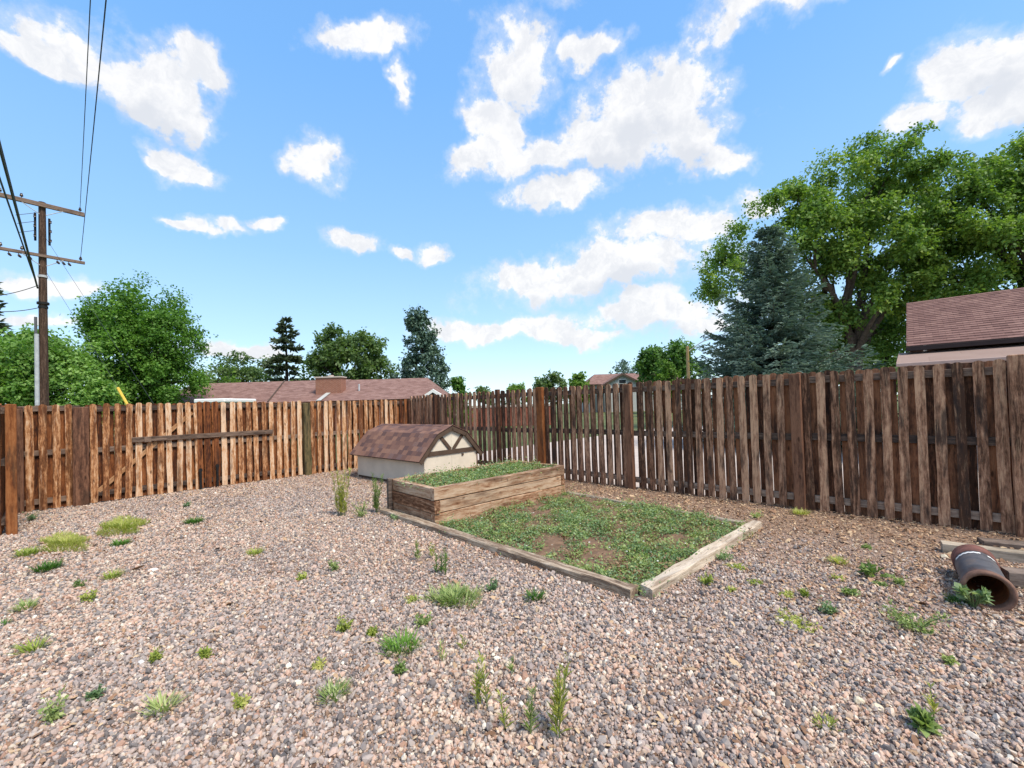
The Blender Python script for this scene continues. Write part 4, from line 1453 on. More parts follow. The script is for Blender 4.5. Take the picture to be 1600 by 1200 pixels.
def broadleaf(name, base, lobes, nclump, rclump, mat, bark, label, group=None, leaf=0.12, sprays=14, per=7, trunk_r=0.2, forks=8, fork_z=None, cat='tree', shell=0.55, droop=0.25, lean=(0, 0), thick=0.12, spread=1.0, tint=(0.3, 0.75)):
    """lobes: ellipsoids (x, y, z, rx, ry, rz, weight) relative to base that make up the crown"""
    root = empty(name, base)
    tag(root, label, cat, group)
    wsum = sum(l[6] for l in lobes)
    cl = []
    for l in lobes:
        n = max(2, int(nclump * l[6] / wsum))
        dv = rand_dirs(n)
        rad = rng.uniform(shell, 1.0, n) ** 0.6
        t0 = rng.uniform(*tint)
        for i in range(n):
            k = rad[i] * rng.uniform(0.86, 1.10)
            p = (l[0] + dv[i, 0] * l[3] * k, l[1] + dv[i, 1] * l[4] * k, l[2] + dv[i, 2] * l[5] * k)
            if p[2] < 0.15: continue
            cl.append((p, rclump * rng.uniform(0.65, 1.3), 0.5 * t0 + 0.5 * rng.uniform(*tint)))
    link('crown', crown_mesh('crown', cl, mat, sprays, per, leaf, spread, droop, thick), root)
    # trunk and limbs
    top = max(l[2] for l in lobes)
    fz = fork_z if fork_z is not None else top * 0.45
    a = Acc()
    f = Vector((lean[0], lean[1], fz))
    a.tube([(0, 0, -0.1), tuple(f * 0.5 + Vector((rnd.uniform(-.05, .05), rnd.uniform(-.05, .05), 0))), tuple(f)], [trunk_r * 1.25, trunk_r, trunk_r * 0.85], 9)
    order = sorted(cl, key=lambda c: rnd.random())[:forks]
    for c in order:
        tgt = Vector(c[0])
        s0_ = f * rnd.uniform(0.75, 1.0)
        mid = s0_.lerp(tgt, 0.5) + Vector((0, 0, 0.08 * (tgt - s0_).length))
        p1 = limb_pts(s0_, mid, 0.12 * (tgt - s0_).length * .5, 3)
        p2 = limb_pts(mid, tgt, 0.10 * (tgt - s0_).length * .5, 3)
        pts = p1 + p2[1:]
        n = len(pts)
        a.tube(pts, [trunk_r * 0.55 * (1 - 0.85 * i / (n - 1)) for i in range(n)], 6)
        for q in sorted(cl, key=lambda q: (Vector(q[0]) - tgt).length)[1:4]:
            a.tube(limb_pts(pts[-3], q[0], 0.1, 3), [trunk_r * .16, trunk_r * .12, trunk_r * .08, trunk_r * .04], 5)
    link('trunk', a.mesh('trunk', bark, True), root)
    return root


def conifer(name, base, H, Rb, mat, bark, label, whorls=26, nb=9, group=None, z0=0.3, up=0.25, sparse=0.0, strip=0.14, wide=0.05, curve=0.9, twigs=14, jit=0.18, tint=(0.25, 0.75), strips=4):
    root = empty(name, base)
    tag(root, label, 'tree', group)
    Cs, Ds, Ns, Ts = [], [], [], []
    acc_ = Acc()
    acc_.tube([(0, 0, -.1), (0, 0, H * 0.5), (0, 0, H * 0.985)], [H * 0.022, H * 0.013, 0.01], 8)
    for wi in range(whorls):
        f = (wi + rnd.uniform(-.3, .3)) / whorls
        z = z0 + (H - z0) * max(0, f)
        fr_ = max(0.0, 1 - (z - z0) / (H - z0))
        Lb = Rb * fr_ ** curve + 0.10
        n = max(4, int(nb * (0.55 + 0.45 * fr_)))
        a0 = rnd.uniform(0, 6.28)
        for k in range(n):
            if rnd.random() < sparse: continue
            an = a0 + 2 * math.pi * k / n + rnd.uniform(-.25, .25)
            L = Lb * rnd.uniform(1 - jit * 1.6, 1 + jit)
            h = np.array([math.cos(an), math.sin(an), 0.0])
            m = max(5, int(twigs * (0.35 + 0.65 * L / (Rb + .1))))
            u_ = np.linspace(0.12, 1.0, m)
            rise = rnd.uniform(-.12, .10) + 0.5 * (1 - fr_) ** 2
            bz = z + L * (rise * u_ - 0.22 * u_ + up * u_ ** 2.5)
            bp = h[None] * (L * u_)[:, None]; bp[:, 2] = bz
            if L > 0.5:
                acc_.tube([(0, 0, z), tuple(bp[m // 2]), tuple(bp[-1])], [0.006 * H * .6, 0.012, 0.005], 4)
            side = np.array([-h[1], h[0], 0.0])
            bt = rnd.uniform(*tint)
            for j in range(m):
                tl = (0.34 * L * (1.05 - u_[j] * 0.75) + 0.08) * rnd.uniform(.75, 1.2)
                for sgn in (-1, 1, 0):
                    if sgn == 0 and j % 2: continue
                    dv = h * 0.62 + side * sgn * 0.8 + np.array([0, 0, rnd.uniform(-.14, .16)])
                    if sgn == 0:
                        dv = h * 0.7 + np.array([0, 0, 0.35])
                        tl *= 0.5
                    dv /= np.linalg.norm(dv)
                    ns = max(2, int(strips * tl / 0.4) + 1)
                    q = np.linspace(0.0, 1.0, ns, endpoint=False)
                    c = bp[j][None] + dv[None] * (tl * q)[:, None]
                    c[:, 2] -= 0.18 * tl * q ** 2
                    dd = norm(dv[None] + rng.normal(0, .28, (ns, 3)))
                    nn = norm(np.array([[0, 0, 1.0]]) + rng.normal(0, .55, (ns, 3)))
                    Cs.append(c); Ds.append(dd); Ns.append(nn)
                    Ts.append(np.clip(bt + 0.35 * (u_[j] - 0.5) * 0 + rng.normal(0, .14, ns), 0, 1))
    C = np.concatenate(Cs); Dv = np.concatenate(Ds); Nv = np.concatenate(Ns); T = np.concatenate(Ts)
    k = len(C)
    ln = strip * rng.uniform(0.75, 1.4, k)
    V, Q = leaf_quads(C, Dv, Nv, ln, np.full(k, wide) * rng.uniform(.7, 1.3, k))
    # a second strip across the first gives the twig its roundness
    S = norm(np.cross(Dv, Nv))
    V2, Q2 = leaf_quads(C, Dv, S, ln, np.full(k, wide) * rng.uniform(.7, 1.3, k))
    me = np_mesh('crown', np.concatenate([V, V2]), quads=np.concatenate([Q, Q2 + len(V)]), mat=mat, attrs={'tint': np.concatenate([np.repeat(T, 4)] * 2)})
    link('crown', me, root)
    link('trunk', acc_.mesh('trunk', bark, True), root)
    return root


L_maple = leafmat('maple_leaf', (0.051, 0.125, 0.020), (0.109, 0.233, 0.037), (0.200, 0.350, 0.063))
L_elm = leafmat('elm_leaf', (0.079, 0.162, 0.034), (0.167, 0.275, 0.058), (0.315, 0.407, 0.077))
L_bush = leafmat('bush_leaf', (0.075, 0.177, 0.029), (0.156, 0.298, 0.062), (0.270, 0.419, 0.116))
L_far = leafmat('far_leaf', (0.066, 0.115, 0.041), (0.121, 0.188, 0.068), (0.188, 0.262, 0.093))
L_bright = leafmat('bright_leaf', (0.069, 0.138, 0.025), (0.125, 0.225, 0.037), (0.213, 0.312, 0.062))
L_spruce = leafmat('spruce_needle', (0.065, 0.116, 0.090), (0.151, 0.226, 0.185), (0.313, 0.410, 0.341), 0.12, 0.6)
L_pine = leafmat('pine_needle', (0.058, 0.080, 0.046), (0.102, 0.138, 0.080), (0.149, 0.186, 0.106), 0.12, 0.6)
L_juniper = leafmat('juniper_needle', (0.049, 0.097, 0.073), (0.097, 0.162, 0.116), (0.162, 0.235, 0.162), 0.12, 0.6)
L_arb = leafmat('arborvitae_leaf', (0.042, 0.112, 0.017), (0.084, 0.182, 0.025), (0.140, 0.252, 0.042), 0.2)


def gp(px, Y):
    p = D(px, 632, Y)
    return (p.x, Y, 0)


def hz(px, py, Y):
    return D(px, py, Y).z


# big maple, left
Ym = 26.0
b = gp(226, Ym)
broadleaf('maple_tree', b, [tuple([v * 1.13 for v in l[:6]] + [l[6]]) for l in ((0, 0, 4.9, 2.45, 2.3, 2.4, 5), (0.25, 0, 6.9, 1.35, 1.5, 1.45, 2), (-1.45, -.2, 6.5, 1.0, 1.2, 1.3, 1.6), (1.05, 0, 5.3, 1.95, 2.0, 1.8, 3),
                            (-1.2, 0, 4.2, 1.8, 1.9, 1.9, 2.4), (1.0, 0, 3.2, 2.2, 2.1, 1.7, 3), (-.8, 0, 2.5, 1.8, 1.9, 1.4, 2), (-2.0, -.3, 5.4, .8, .9, .7, .7))],
          200, 0.86, L_maple, M_bark, 'large dense green maple tree behind the left part of the back fence', leaf=0.16, sprays=32, per=10, trunk_r=0.26, shell=0.5)
# bushes round the utility pole
Yb = 21.5
b = gp(14, Yb)
broadleaf('bush', b, [(0, 0, 3.5, 2.1, 1.8, 2.2, 3), (-.9, 0, 4.4, 1.4, 1.5, 1.5, 2), (1.0, -.2, 4.6, 1.3, 1.3, 1.35, 1.8), (0.3, -.6, 2.4, 2.5, 1.5, 1.8, 2)],
          90, 0.78, L_bush, M_bark, 'pale green bush left of the utility pole at the left edge', 'bushes by the utility pole', leaf=0.17, sprays=24, per=9, trunk_r=0.12, fork_z=1.3, cat='bush', droop=0.7, spread=1.25, tint=(.4, .9))
b = gp(112, 22.0)
broadleaf('bush', b, [(-.4, 0, 3.5, 1.5, 1.7, 1.8, 3), (-.5, 0, 4.6, 1.0, 1.1, 1.0, 1.2), (.8, -.3, 2.8, 1.6, 1.3, 1.2, 2), (1.5, -.4, 2.1, 1.2, 1.1, 1.0, 1.2)],
          78, 0.74, L_bush, M_bark, 'yellow green drooping bush between the utility pole and the big maple', 'bushes by the utility pole', leaf=0.17, sprays=24, per=9, trunk_r=0.11, fork_z=1.3, cat='bush', droop=0.8, spread=1.3, tint=(.45, 1.0))
# dark conifer at the very left edge
conifer('pine_tree', gp(-34, 27.0), 11.8, 2.2, L_pine, M_barkdark, 'dark pine tree cut off by the left edge behind the bushes', whorls=22, nb=6, z0=1.5, sparse=.12, strip=0.42, wide=0.16, twigs=9)
# small airy tree right of the maple
broadleaf('small_tree', gp(333, 34.0), [(0.1, 0, 4.4, 1.0, 1.0, 1.5, 2), (0, 0, 3.0, 1.4, 1.2, 1.2, 2)], 22, 0.55, L_far, M_barkdark, 'small airy tree with see-through crown at the right flank of the big maple', leaf=0.2, sprays=10, per=6, trunk_r=0.09, forks=6)
# far trees behind the long house
for (px, Y, top, hw, lab, mt, n) in ((372, 50, 553, 34, 'low dark green tree above the left end of the long brown roof', L_far, 40),
                                     (410, 56, 556, 30, 'low rounded tree just left of the sparse dark pine', L_far, 34),
                                     (343, 46, 570, 28, 'low light green tree between the maple and the long brown roof', L_bright, 30)):
    h = hz(px, top, Y); rr = hw * Y / F
    broadleaf('far_tree', gp(px, Y), [(0, 0, h * .66, rr, rr, h * .34, 3), (-rr * .5, 0, h * .5, rr * .7, rr, h * .3, 1.5), (rr * .5, 0, h * .48, rr * .7, rr, h * .3, 1.5)], n, h * .12, mt, M_barkdark, lab, 'trees behind the long house', leaf=0.34, sprays=16, per=7, trunk_r=0.2)
Yp = 48.0
conifer('pine_tree', gp(449, Yp), hz(449, 493, Yp), 2.5, L_pine, M_barkdark, 'sparse dark pine tree standing up behind the long brown roof', whorls=17, nb=6, z0=2.2, sparse=.3, strip=0.55, wide=0.22, twigs=9, curve=.75, jit=.4, up=.1)
Yr = 46.0
h = hz(543, 508, Yr)
broadleaf('round_tree', gp(543, Yr), [(0, 0, h * .60, 3.6, 3.4, h * .30, 4), (-1.2, 0, h * .78, 1.9, 2, h * .2, 2), (1.9, 0, h * .72, 2.0, 2.2, h * .2, 2), (-3.0, 0, h * .45, 1.9, 2, h * .3, 1.6), (3.2, 0, h * .5, 1.7, 2, h * .32, 1.6)],
          110, 1.05, leafmat('olive_leaf', (0.055, 0.096, 0.034), (0.110, 0.183, 0.056), (0.179, 0.261, 0.086)), M_barkdark, 'broad olive green tree rising behind the brick chimney', 'trees behind the long house', leaf=0.32, sprays=18, per=8, trunk_r=0.3)
# blue green juniper-like conifer
Yj = 40.0
h = hz(655, 479, Yj)
broadleaf('juniper_tree', gp(657, Yj), [(-.1, 0, h * .87, .75, .8, h * .13, 1.3), (.15, 0, h * .72, 1.3, 1.3, h * .16, 2), (0, 0, h * .54, 2.0, 2, h * .18, 2.4), (.4, 0, h * .36, 2.5, 2.3, h * .2, 2.6), (1.5, 0, h * .3, 1.5, 1.5, h * .2, 1.4), (-1.4, 0, h * .42, 1.3, 1.4, h * .2, 1.3)],
          105, 0.68, L_juniper, M_barkdark, 'tall blue green conifer with irregular outline behind the right end of the long house', leaf=0.24, sprays=18, per=8, trunk_r=0.22, droop=-0.2)
Ya = 27.0
h = hz(717, 580, Ya)
broadleaf('arborvitae', gp(717, Ya), [(0, 0, h * .82, .32, .32, h * .16, 1), (0, 0, h * .55, .55, .55, h * .25, 2), (0, 0, h * .3, .65, .65, h * .25, 2)], 48, 0.28, L_arb, M_barkdark,
          'small bright green pointed arborvitae just right of the long house', leaf=0.15, sprays=16, per=7, trunk_r=0.07, droop=-.5, forks=4)
for (px, Y, top, hw, lab, mt, nm) in ((757, 75, 602, 12, 'tiny far tree poking over the fence right of the arborvitae', L_far, 'far_tree'),
                                      (808, 70, 599, 18, 'low far yellowish tree top over the fence left of the orange post', L_bright, 'far_tree'),
                                      (862, 62, 581, 26, 'grey green far tree above the orange fence post', L_far, 'far_tree'),
                                      (905, 58, 584, 15, 'light green far tree close to the left of the small distant house', L_bright, 'far_tree'),
                                      (974, 80, 566, 17, 'pale tree top poking up behind the roof of the distant house', L_juniper, 'far_tree'),
                                      (1305, 34, 470, 62, 'dark green tree in the gap under the large elm crown behind the spruce', L_far, 'far_tree'),
                                      (1392, 32, 468, 52, 'dark green tree between the big trunk and the brown roof', L_far, 'far_tree'),
                                      (1155, 44, 570, 34, 'low green tree half hidden behind the left foot of the spruce', L_far, 'far_tree')):
    h = hz(px, top, Y); rr = hw * Y / F
    broadleaf(nm, gp(px, Y), [(0, 0, h * .7, rr * .8, rr, h * .3, 3), (-rr * .4, 0, h * .5, rr * .7, rr, h * .3, 1.5), (rr * .4, 0, h * .5, rr * .7, rr, h * .3, 1.5)], 30, h * .13, mt, M_barkdark, lab, 'far trees over the fence', leaf=0.38, sprays=15, per=7, trunk_r=0.2)
Yc = 50.0
h = hz(1046, 530, Yc)
broadleaf('round_tree', gp(1048, Yc), [(-.5, 0, h * .68, 2.9, 2.8, h * .28, 4), (1.8, 0, h * .6, 2.3, 2.4, h * .3, 2.6), (-2.0, 0, h * .58, 1.9, 2.0, h * .24, 2), (.6, 0, h * .85, 1.6, 1.6, h * .15, 1.2)],
          95, 0.95, leafmat('round_leaf', (0.048, 0.122, 0.026), (0.098, 0.195, 0.043), (0.163, 0.277, 0.065)), M_barkdark, 'round green tree behind the distant house and the tan lamp pole', 'far trees over the fence', leaf=0.34, sprays=18, per=8, trunk_r=0.3)
h = hz(1044, 567, 40)
broadleaf('small_tree', gp(1044, 40), [(0, 0, h * .72, 1.0, 1.0, h * .26, 3), (0, 0, h * .45, 1.25, 1.2, h * .25, 2)], 34, 0.42, L_bright, M_bark, 'small bright yellow green tree in front of the distant house', leaf=0.2, sprays=16, per=8, trunk_r=0.1)
# blue spruce
Ys = 13.2
conifer('spruce_tree', gp(1212, Ys), hz(1196, 352, Ys), 2.55, L_spruce, M_barkdark, 'blue grey spruce with layered drooping branches close beyond the right-hand fence', whorls=29, nb=13, z0=0.35, up=.34, strip=0.135, wide=0.045, twigs=19, curve=.95, strips=7, jit=.2)
# big trees at the right
Yt = 21.0
k = Yt / F


def lob(px, py, rx, ry, wgt, dz=0.0, Y=Yt, bx=0.0, depth=1.0):
    p = D(px, py, Y)
    return (p.x - bx, dz, p.z, rx * Y / F, max(rx, ry) * Y / F * depth, ry * Y / F, wgt)


bt = gp(1338, Yt)
broadleaf('elm_tree', bt, [lob(1375, 265, 42, 62, 2.0, bx=bt[0]), lob(1300, 300, 72, 52, 2.6, bx=bt[0]), lob(1415, 320, 70, 68, 2.6, .6, bx=bt[0]), lob(1280, 385, 62, 55, 2.6, -.8, bx=bt[0]), lob(1340, 390, 78, 70, 3.4, -1.0, bx=bt[0]),
                           lob(1175, 375, 52, 30, 1.0, .6, bx=bt[0]), lob(1140, 432, 44, 26, .8, .5, bx=bt[0]), lob(1230, 320, 50, 34, 1.0, .3, bx=bt[0]), lob(1400, 430, 74, 60, 2.8, -.3, bx=bt[0]), lob(1330, 470, 62, 46, 1.9, -.4, bx=bt[0]), lob(1300, 515, 50, 44, 1.6, 1.2, bx=bt[0]), lob(1385, 515, 54, 44, 1.9, 1.2, bx=bt[0]), lob(1235, 430, 60, 42, 1.2, .6, bx=bt[0])],
          262, 0.72, L_elm, M_bark, 'very large leafy tree rising behind the spruce with thick forked trunk', leaf=0.15, sprays=30, per=10, trunk_r=0.34, forks=14, fork_z=3.6, shell=0.35, droop=.45)
bt = gp(1650, 19.0)
broadleaf('elm_tree', bt, [lob(1470, 290, 48, 50, 1.6, 0, 19, bt[0]), lob(1540, 330, 72, 62, 2.6, 0, 19, bt[0]), lob(1600, 260, 60, 62, 2.4, 0, 19, bt[0]), lob(1500, 395, 70, 54, 2.2, -.4, 19, bt[0]), lob(1590, 390, 72, 50, 2.0, .4, 19, bt[0]), lob(1470, 450, 62, 36, 1.6, .3, 19, bt[0]), lob(1570, 448, 70, 26, 1.2, .6, 19, bt[0]),
                           lob(1700, 330, 90, 120, 5, 0, 19, bt[0])],
          200, 0.68, L_elm, M_barkdark, 'second large leafy tree over the brown roof with dark crooked limbs at the right edge', leaf=0.15, sprays=28, per=10, trunk_r=0.32, forks=16, fork_z=4.2, shell=0.4, droop=.45)


# ------------------------------------------------------------------ gravel: tens of thousands of crushed stones
def stone_mesh(name, seed, mat, sq, sub=1):
    r = random.Random(seed)
    bm = bmesh.new()
    bmesh.ops.create_icosphere(bm, subdivisions=sub, radius=1)
    ax = (r.uniform(.75, 1.2), r.uniform(.6, 1.0), sq * r.uniform(.8, 1.2))
    for v in bm.verts:
        k = r.uniform(0.78, 1.12)
        v.co = Vector((v.co.x * ax[0] * k, v.co.y * ax[1] * k, v.co.z * ax[2] * k))
    # a few broken faces
    for _ in range(3):
        n = Vector((r.uniform(-1, 1), r.uniform(-1, 1), r.uniform(-.6, 1))).normalized()
        dlim = r.uniform(.45, .75) * min(ax[0], 1)
        for v in bm.verts:
            e = v.co.dot(n) - dlim
            if e > 0: v.co -= n * e
    return bm_mesh(bm, name, mat)


def pool(name, meshes):
    c = bpy.data.collections.new(name)
    for i, me in enumerate(meshes):
        o = bpy.data.objects.new(me.name, me)
        c.objects.link(o)
    return c


def scatter(name, P_, S_, coll, label_kind='stuff', tiltmax=3.1):
    """one object: points with a size each, a stone from the pool on every point"""
    me = bpy.data.meshes.new(name)
    n = len(P_)
    me.vertices.add(n)
    me.vertices.foreach_set('co', np.asarray(P_, dtype=np.float32).ravel())
    a = me.attributes.new('scl', 'FLOAT', 'POINT')
    a.data.foreach_set('value', np.asarray(S_, dtype=np.float32))
    ro = me.attributes.new('rot', 'FLOAT_VECTOR', 'POINT')
    rv = np.stack([rng.uniform(-tiltmax, tiltmax, n), rng.uniform(-tiltmax, tiltmax, n), rng.uniform(0, 6.283, n)], 1)
    ro.data.foreach_set('vector', rv.astype(np.float32).ravel())
    o = link(name, me)
    ng = bpy.data.node_groups.new(name + '_nodes', 'GeometryNodeTree')
    ng.interface.new_socket('Geometry', in_out='INPUT', socket_type='NodeSocketGeometry')
    ng.interface.new_socket('Geometry', in_out='OUTPUT', socket_type='NodeSocketGeometry')
    gi = ng.nodes.new('NodeGroupInput'); go = ng.nodes.new('NodeGroupOutput')
    ip = ng.nodes.new('GeometryNodeInstanceOnPoints')
    ci = ng.nodes.new('GeometryNodeCollectionInfo')
    ci.inputs['Collection'].default_value = coll
    ci.inputs['Separate Children'].default_value = True
    ci.inputs['Reset Children'].default_value = True
    na = ng.nodes.new('GeometryNodeInputNamedAttribute'); na.data_type = 'FLOAT'; na.inputs['Name'].default_value = 'scl'
    nr = ng.nodes.new('GeometryNodeInputNamedAttribute'); nr.data_type = 'FLOAT_VECTOR'; nr.inputs['Name'].default_value = 'rot'
    ng.links.new(gi.outputs[0], ip.inputs['Points'])
    ng.links.new(ci.outputs[0], ip.inputs['Instance'])
    ip.inputs['Pick Instance'].default_value = True
    ng.links.new(nr.outputs['Attribute'], ip.inputs['Rotation'])
    ng.links.new(na.outputs['Attribute'], ip.inputs['Scale'])
    ng.links.new(ip.outputs[0], go.inputs[0])
    md = o.modifiers.new('scatter', 'NODES')
    md.node_group = ng
    return tag(o, kind='stuff')


def value_noise(x, y, s, seed=0):
    """smooth random field for bare and stony patches"""
    x = x * s + seed * 17.3; y = y * s + seed * 9.1
    xi, yi = np.floor(x).astype(int), np.floor(y).astype(int)
    fx, fy = x - xi, y - yi
    fx = fx * fx * (3 - 2 * fx); fy = fy * fy * (3 - 2 * fy)
    h = lambda a, b: np.mod(np.sin(a * 127.1 + b * 311.7 + seed) * 43758.5453, 1.0)
    return (h(xi, yi) * (1 - fx) + h(xi + 1, yi) * fx) * (1 - fy) + (h(xi, yi + 1) * (1 - fx) + h(xi + 1, yi + 1) * fx) * fy


def inside(px, py, poly):
    r = np.ones(len(px), bool)
    n = len(poly)
    for i in range(n):
        a, b_ = poly[i], poly[(i + 1) % n]
        r &= ((b_[0] - a[0]) * (py - a[1]) - (b_[1] - a[1]) * (px - a[0])) > 0
    return r


def ccw(poly):
    poly = [(p[0], p[1]) for p in poly]
    ar = sum(poly[i][0] * poly[(i + 1) % len(poly)][1] - poly[(i + 1) % len(poly)][0] * poly[i][1] for i in range(len(poly)))
    return poly if ar > 0 else poly[::-1]


POLY_BED = ccw([BN, BN + BL * LONG, BN + BL * LONG + BS * SHORT, BN + BS * SHORT])
POLY_FRAME = ccw([BN - BL * 0.1, FC - BL * 0.06 - dLf * -0.04, FR + Vector((0.02, -0.01, 0)), FBk])
POLY_SHED = ccw([SC, SC + SW * WID, SC + SW * WID + SD * LEN, SC + SD * LEN])


def yard_points(n, x0, x1, y0, y1):
    x = rng.uniform(x0, x1, n); y = rng.uniform(y0, y1, n)
    # inside the fences
    ok = ((x - CORN.x) * NR.x + (y - CORN.y) * NR.y < 0.06) & ((x - CORN.x) * NL.x + (y - CORN.y) * NL.y < 0.02) & ((x - LCOR.x) * -NR.x + (y - LCOR.y) * -NR.y < 0.02)
    ok &= np.abs(x) < 1.30 * np.maximum(y, 0) + 2.6
    ok &= ~inside(x, y, POLY_BED) & ~inside(x, y, POLY_FRAME) & ~inside(x, y, POLY_SHED)
    return x[ok], y[ok]


pebbles = pool('pebble_pool', [stone_mesh('pebble', 100 + i, M_stone, 0.62) for i in range(10)])
xa, ya = yard_points(720000, -10, 8.5, 0.2, 11.6)
xb, yb = yard_points(120000, -5.5, 5.5, 0.9, 3.9)
x, y = np.concatenate([xa, xb]), np.concatenate([ya, yb])
dist_r = -((x - CORN.x) * NR.x + (y - CORN.y) * NR.y)         # distance from the right-hand fence
patch = value_noise(x, y, 1.1, 3) * 0.6 + value_noise(x, y, 3.1, 5) * 0.4
keep = rng.uniform(0, 1, len(x)) < np.clip(0.14 + 0.36 * np.maximum(dist_r - .25, 0) / 1.6, 0.0, 1.0) * np.clip((patch - .16) * 6, .5, 1.0) * np.where(y > 7.0, 0.75, 1.0)
x, y, dist_r = x[keep], y[keep], dist_r[keep]
s = 0.0097 * np.exp(rng.normal(0, 0.40, len(x)))
s = np.clip(s, 0.005, 0.026) * np.clip(0.62 + 0.3 * dist_r, 0.62, 1.0)
z = rng.uniform(-0.2, 0.55, len(x)) * s + 0.004 * value_noise(x, y, 4.0, 8)
tan = rng.uniform(0, 1, len(x)) < 0.95 * np.exp(-(np.maximum(dist_r + (patch[keep] - .5) * 1.6 - 1.0, 0) / 1.1) ** 1.3) + .08
P3 = np.stack([x, y, z], 1)
greyp = ~tan & (rng.uniform(0, 1, len(x)) < np.clip((value_noise(x, y, .55, 31) * .6 + value_noise(x, y, 1.9, 32) * .4 - .47) * 3.0, 0.03, .65))
scatter('gravel', P3[~tan & ~greyp], s[~tan & ~greyp], pebbles)
grey_pool = pool('grey_pebble_pool', [stone_mesh('pebble', 500 + i, M_stonegrey, 0.6) for i in range(8)])
scatter('grey_gravel', P3[greyp], s[greyp] * 1.06, grey_pool)
earthy = pool('earthy_pebble_pool', [stone_mesh('pebble', 300 + i, M_stonetan, 0.6) for i in range(8)])
scatter('earthy_gravel', P3[tan], s[tan] * .85, earthy)
# dry leaf and bark chips, mostly along the right-hand fence
chip = []
for i in range(5):
    r = random.Random(i)
    me = bpy.data.meshes.new('chip')
    me.from_pydata([(-1, -.35 * r.uniform(.5, 1.2), 0), (0, -.45, .12), (1, -.1, 0), (.9, .25, .05), (0, .5, .16), (-1, .3, 0)], [], [(0, 1, 4, 5), (1, 2, 3, 4)])
    me.materials.append(M_litter)
    chip.append(me)
chips = pool('chip_pool', chip)
x, y = yard_points(185000, -9, 8.5, 0.2, 11.6)
dist_r = -((x - CORN.x) * NR.x + (y - CORN.y) * NR.y)
patch = value_noise(x, y, 0.8, 13) * 0.6 + value_noise(x, y, 2.5, 15) * 0.4
keep = rng.uniform(0, 1, len(x)) < np.exp(-dist_r / 2.0) * 1.1 + np.where(patch > 0.64, 0.30, 0.04)
x, y = x[keep], y[keep]
s = 0.013 * np.exp(rng.normal(0, 0.4, len(x)))
scatter('dry_litter', np.stack([x, y, np.full(len(x), 0.012)], 1), s, chips, tiltmax=0.6)

# ------------------------------------------------------------------ weedy ground cover in the two beds
L_weed = leafmat('weed_leaf', (0.142, 0.216, 0.064), (0.269, 0.352, 0.121), (0.439, 0.487, 0.208), 0.3)
L_weedblue = leafmat('knotweed_leaf', (0.106, 0.190, 0.088), (0.212, 0.312, 0.152), (0.340, 0.420, 0.224), 0.3)
L_yellow = leafmat('yellow_weed_leaf', (0.218, 0.280, 0.058), (0.356, 0.414, 0.085), (0.506, 0.482, 0.156), 0.3)
L_dry = leafmat('dry_leaf', (0.16, 0.09, 0.05), (0.27, 0.17, 0.095), (0.40, 0.29, 0.16), 0.2)
L_bindweed = plain('white_petal', (0.8, 0.8, 0.72), 0.6, 0.05)


def cover(name, inv, zf, n_clump, per, rad, leaf, hgt, flowers, mask=None):
    Vs, Qs, Ts, Mi = [], [], [], []
    o = 0
    for _ in range(n_clump):
        u_, v_ = rng.uniform(-0.008, 1.008, 2)
        c = inv(u_, v_)
        if mask is not None and rng.uniform() > mask(c[0], c[1]): continue
        n = int(per * rng.uniform(.5, 1.5))
        r_ = rad * rng.uniform(.5, 1.4)
        pos = np.stack([c[0] + rng.normal(0, r_, n), c[1] + rng.normal(0, r_, n), zf + np.abs(rng.normal(0, hgt * (rng.uniform(.4, 1.3) if rng.uniform() < .85 else rng.uniform(1.5, 3.2)), n))], 1)
        dd = norm(rand_dirs(n) * np.array([1, 1, .5]) + np.array([0, 0, .25]))
        nn = norm(rand_dirs(n) * .7 + np.array([0, 0, .9]))
        ln = leaf * rng.uniform(.6, 1.5, n)
        V, Q = leaf_quads(pos, dd, nn, ln, ln * rng.uniform(.35, .6, n))
        Vs.append(V); Qs.append(Q + o); o += len(V)
        t0 = rng.uniform(.1, .85)
        Ts.append(np.repeat(np.clip(t0 + rng.normal(0, .15, n), 0, 1), 4))
        q_ = rng.uniform(); Mi.append(np.full(n, 0 if q_ < .48 else 1 if q_ < .84 else 3))
    for _ in range(flowers):
        c = inv(*rng.uniform(.03, .97, 2))
        zz = zf + hgt * rng.uniform(1.0, 2.2)
        for k in range(3):
            a = rng.uniform(0, 6.28) + k * 2.09
            p = np.array([[c[0], c[1], zz]])
            V, Q = leaf_quads(p, norm(np.array([[math.cos(a), math.sin(a), .45]])), norm(np.array([[rng.normal(0, .3), rng.normal(0, .3), 1.0]])), np.array([.013]), np.array([.014]))
            Vs.append(V); Qs.append(Q + o); o += 4; Ts.append(np.full(4, .5)); Mi.append(np.array([2]))
    me = np_mesh(name, np.concatenate(Vs), quads=np.concatenate(Qs), attrs={'tint': np.concatenate(Ts)}, mats=[L_weed, L_weedblue, L_bindweed, L_dry], midx=np.concatenate(Mi))
    return me


def inv_plot(u_, v_):
    p = (c00 * (1 - u_) + c10 * u_) * (1 - v_) + (c01 * (1 - u_) + c11 * u_) * v_
    return (p.x, p.y)


def plot_mask(xx, yy):
    f = float(value_noise(np.array([xx]), np.array([yy]), 2.2, 21)[0] * .6 + value_noise(np.array([xx]), np.array([yy]), 5.5, 22)[0] * .4)
    d = min(1.0, max(0.0, (f - 0.36) / 0.25))
    return 0.12 + 0.88 * d


tag(link('ground_cover', cover('ground_cover', inv_plot, 0.024, 3600, 26, 0.042, 0.028, 0.022, 60, plot_mask)), kind='stuff')


def inv_bed(u_, v_):
    p = BN + BL * (TH + (LONG - 2 * TH) * u_) + BS * (TH + (SHORT - 2 * TH) * v_)
    return (p.x, p.y)


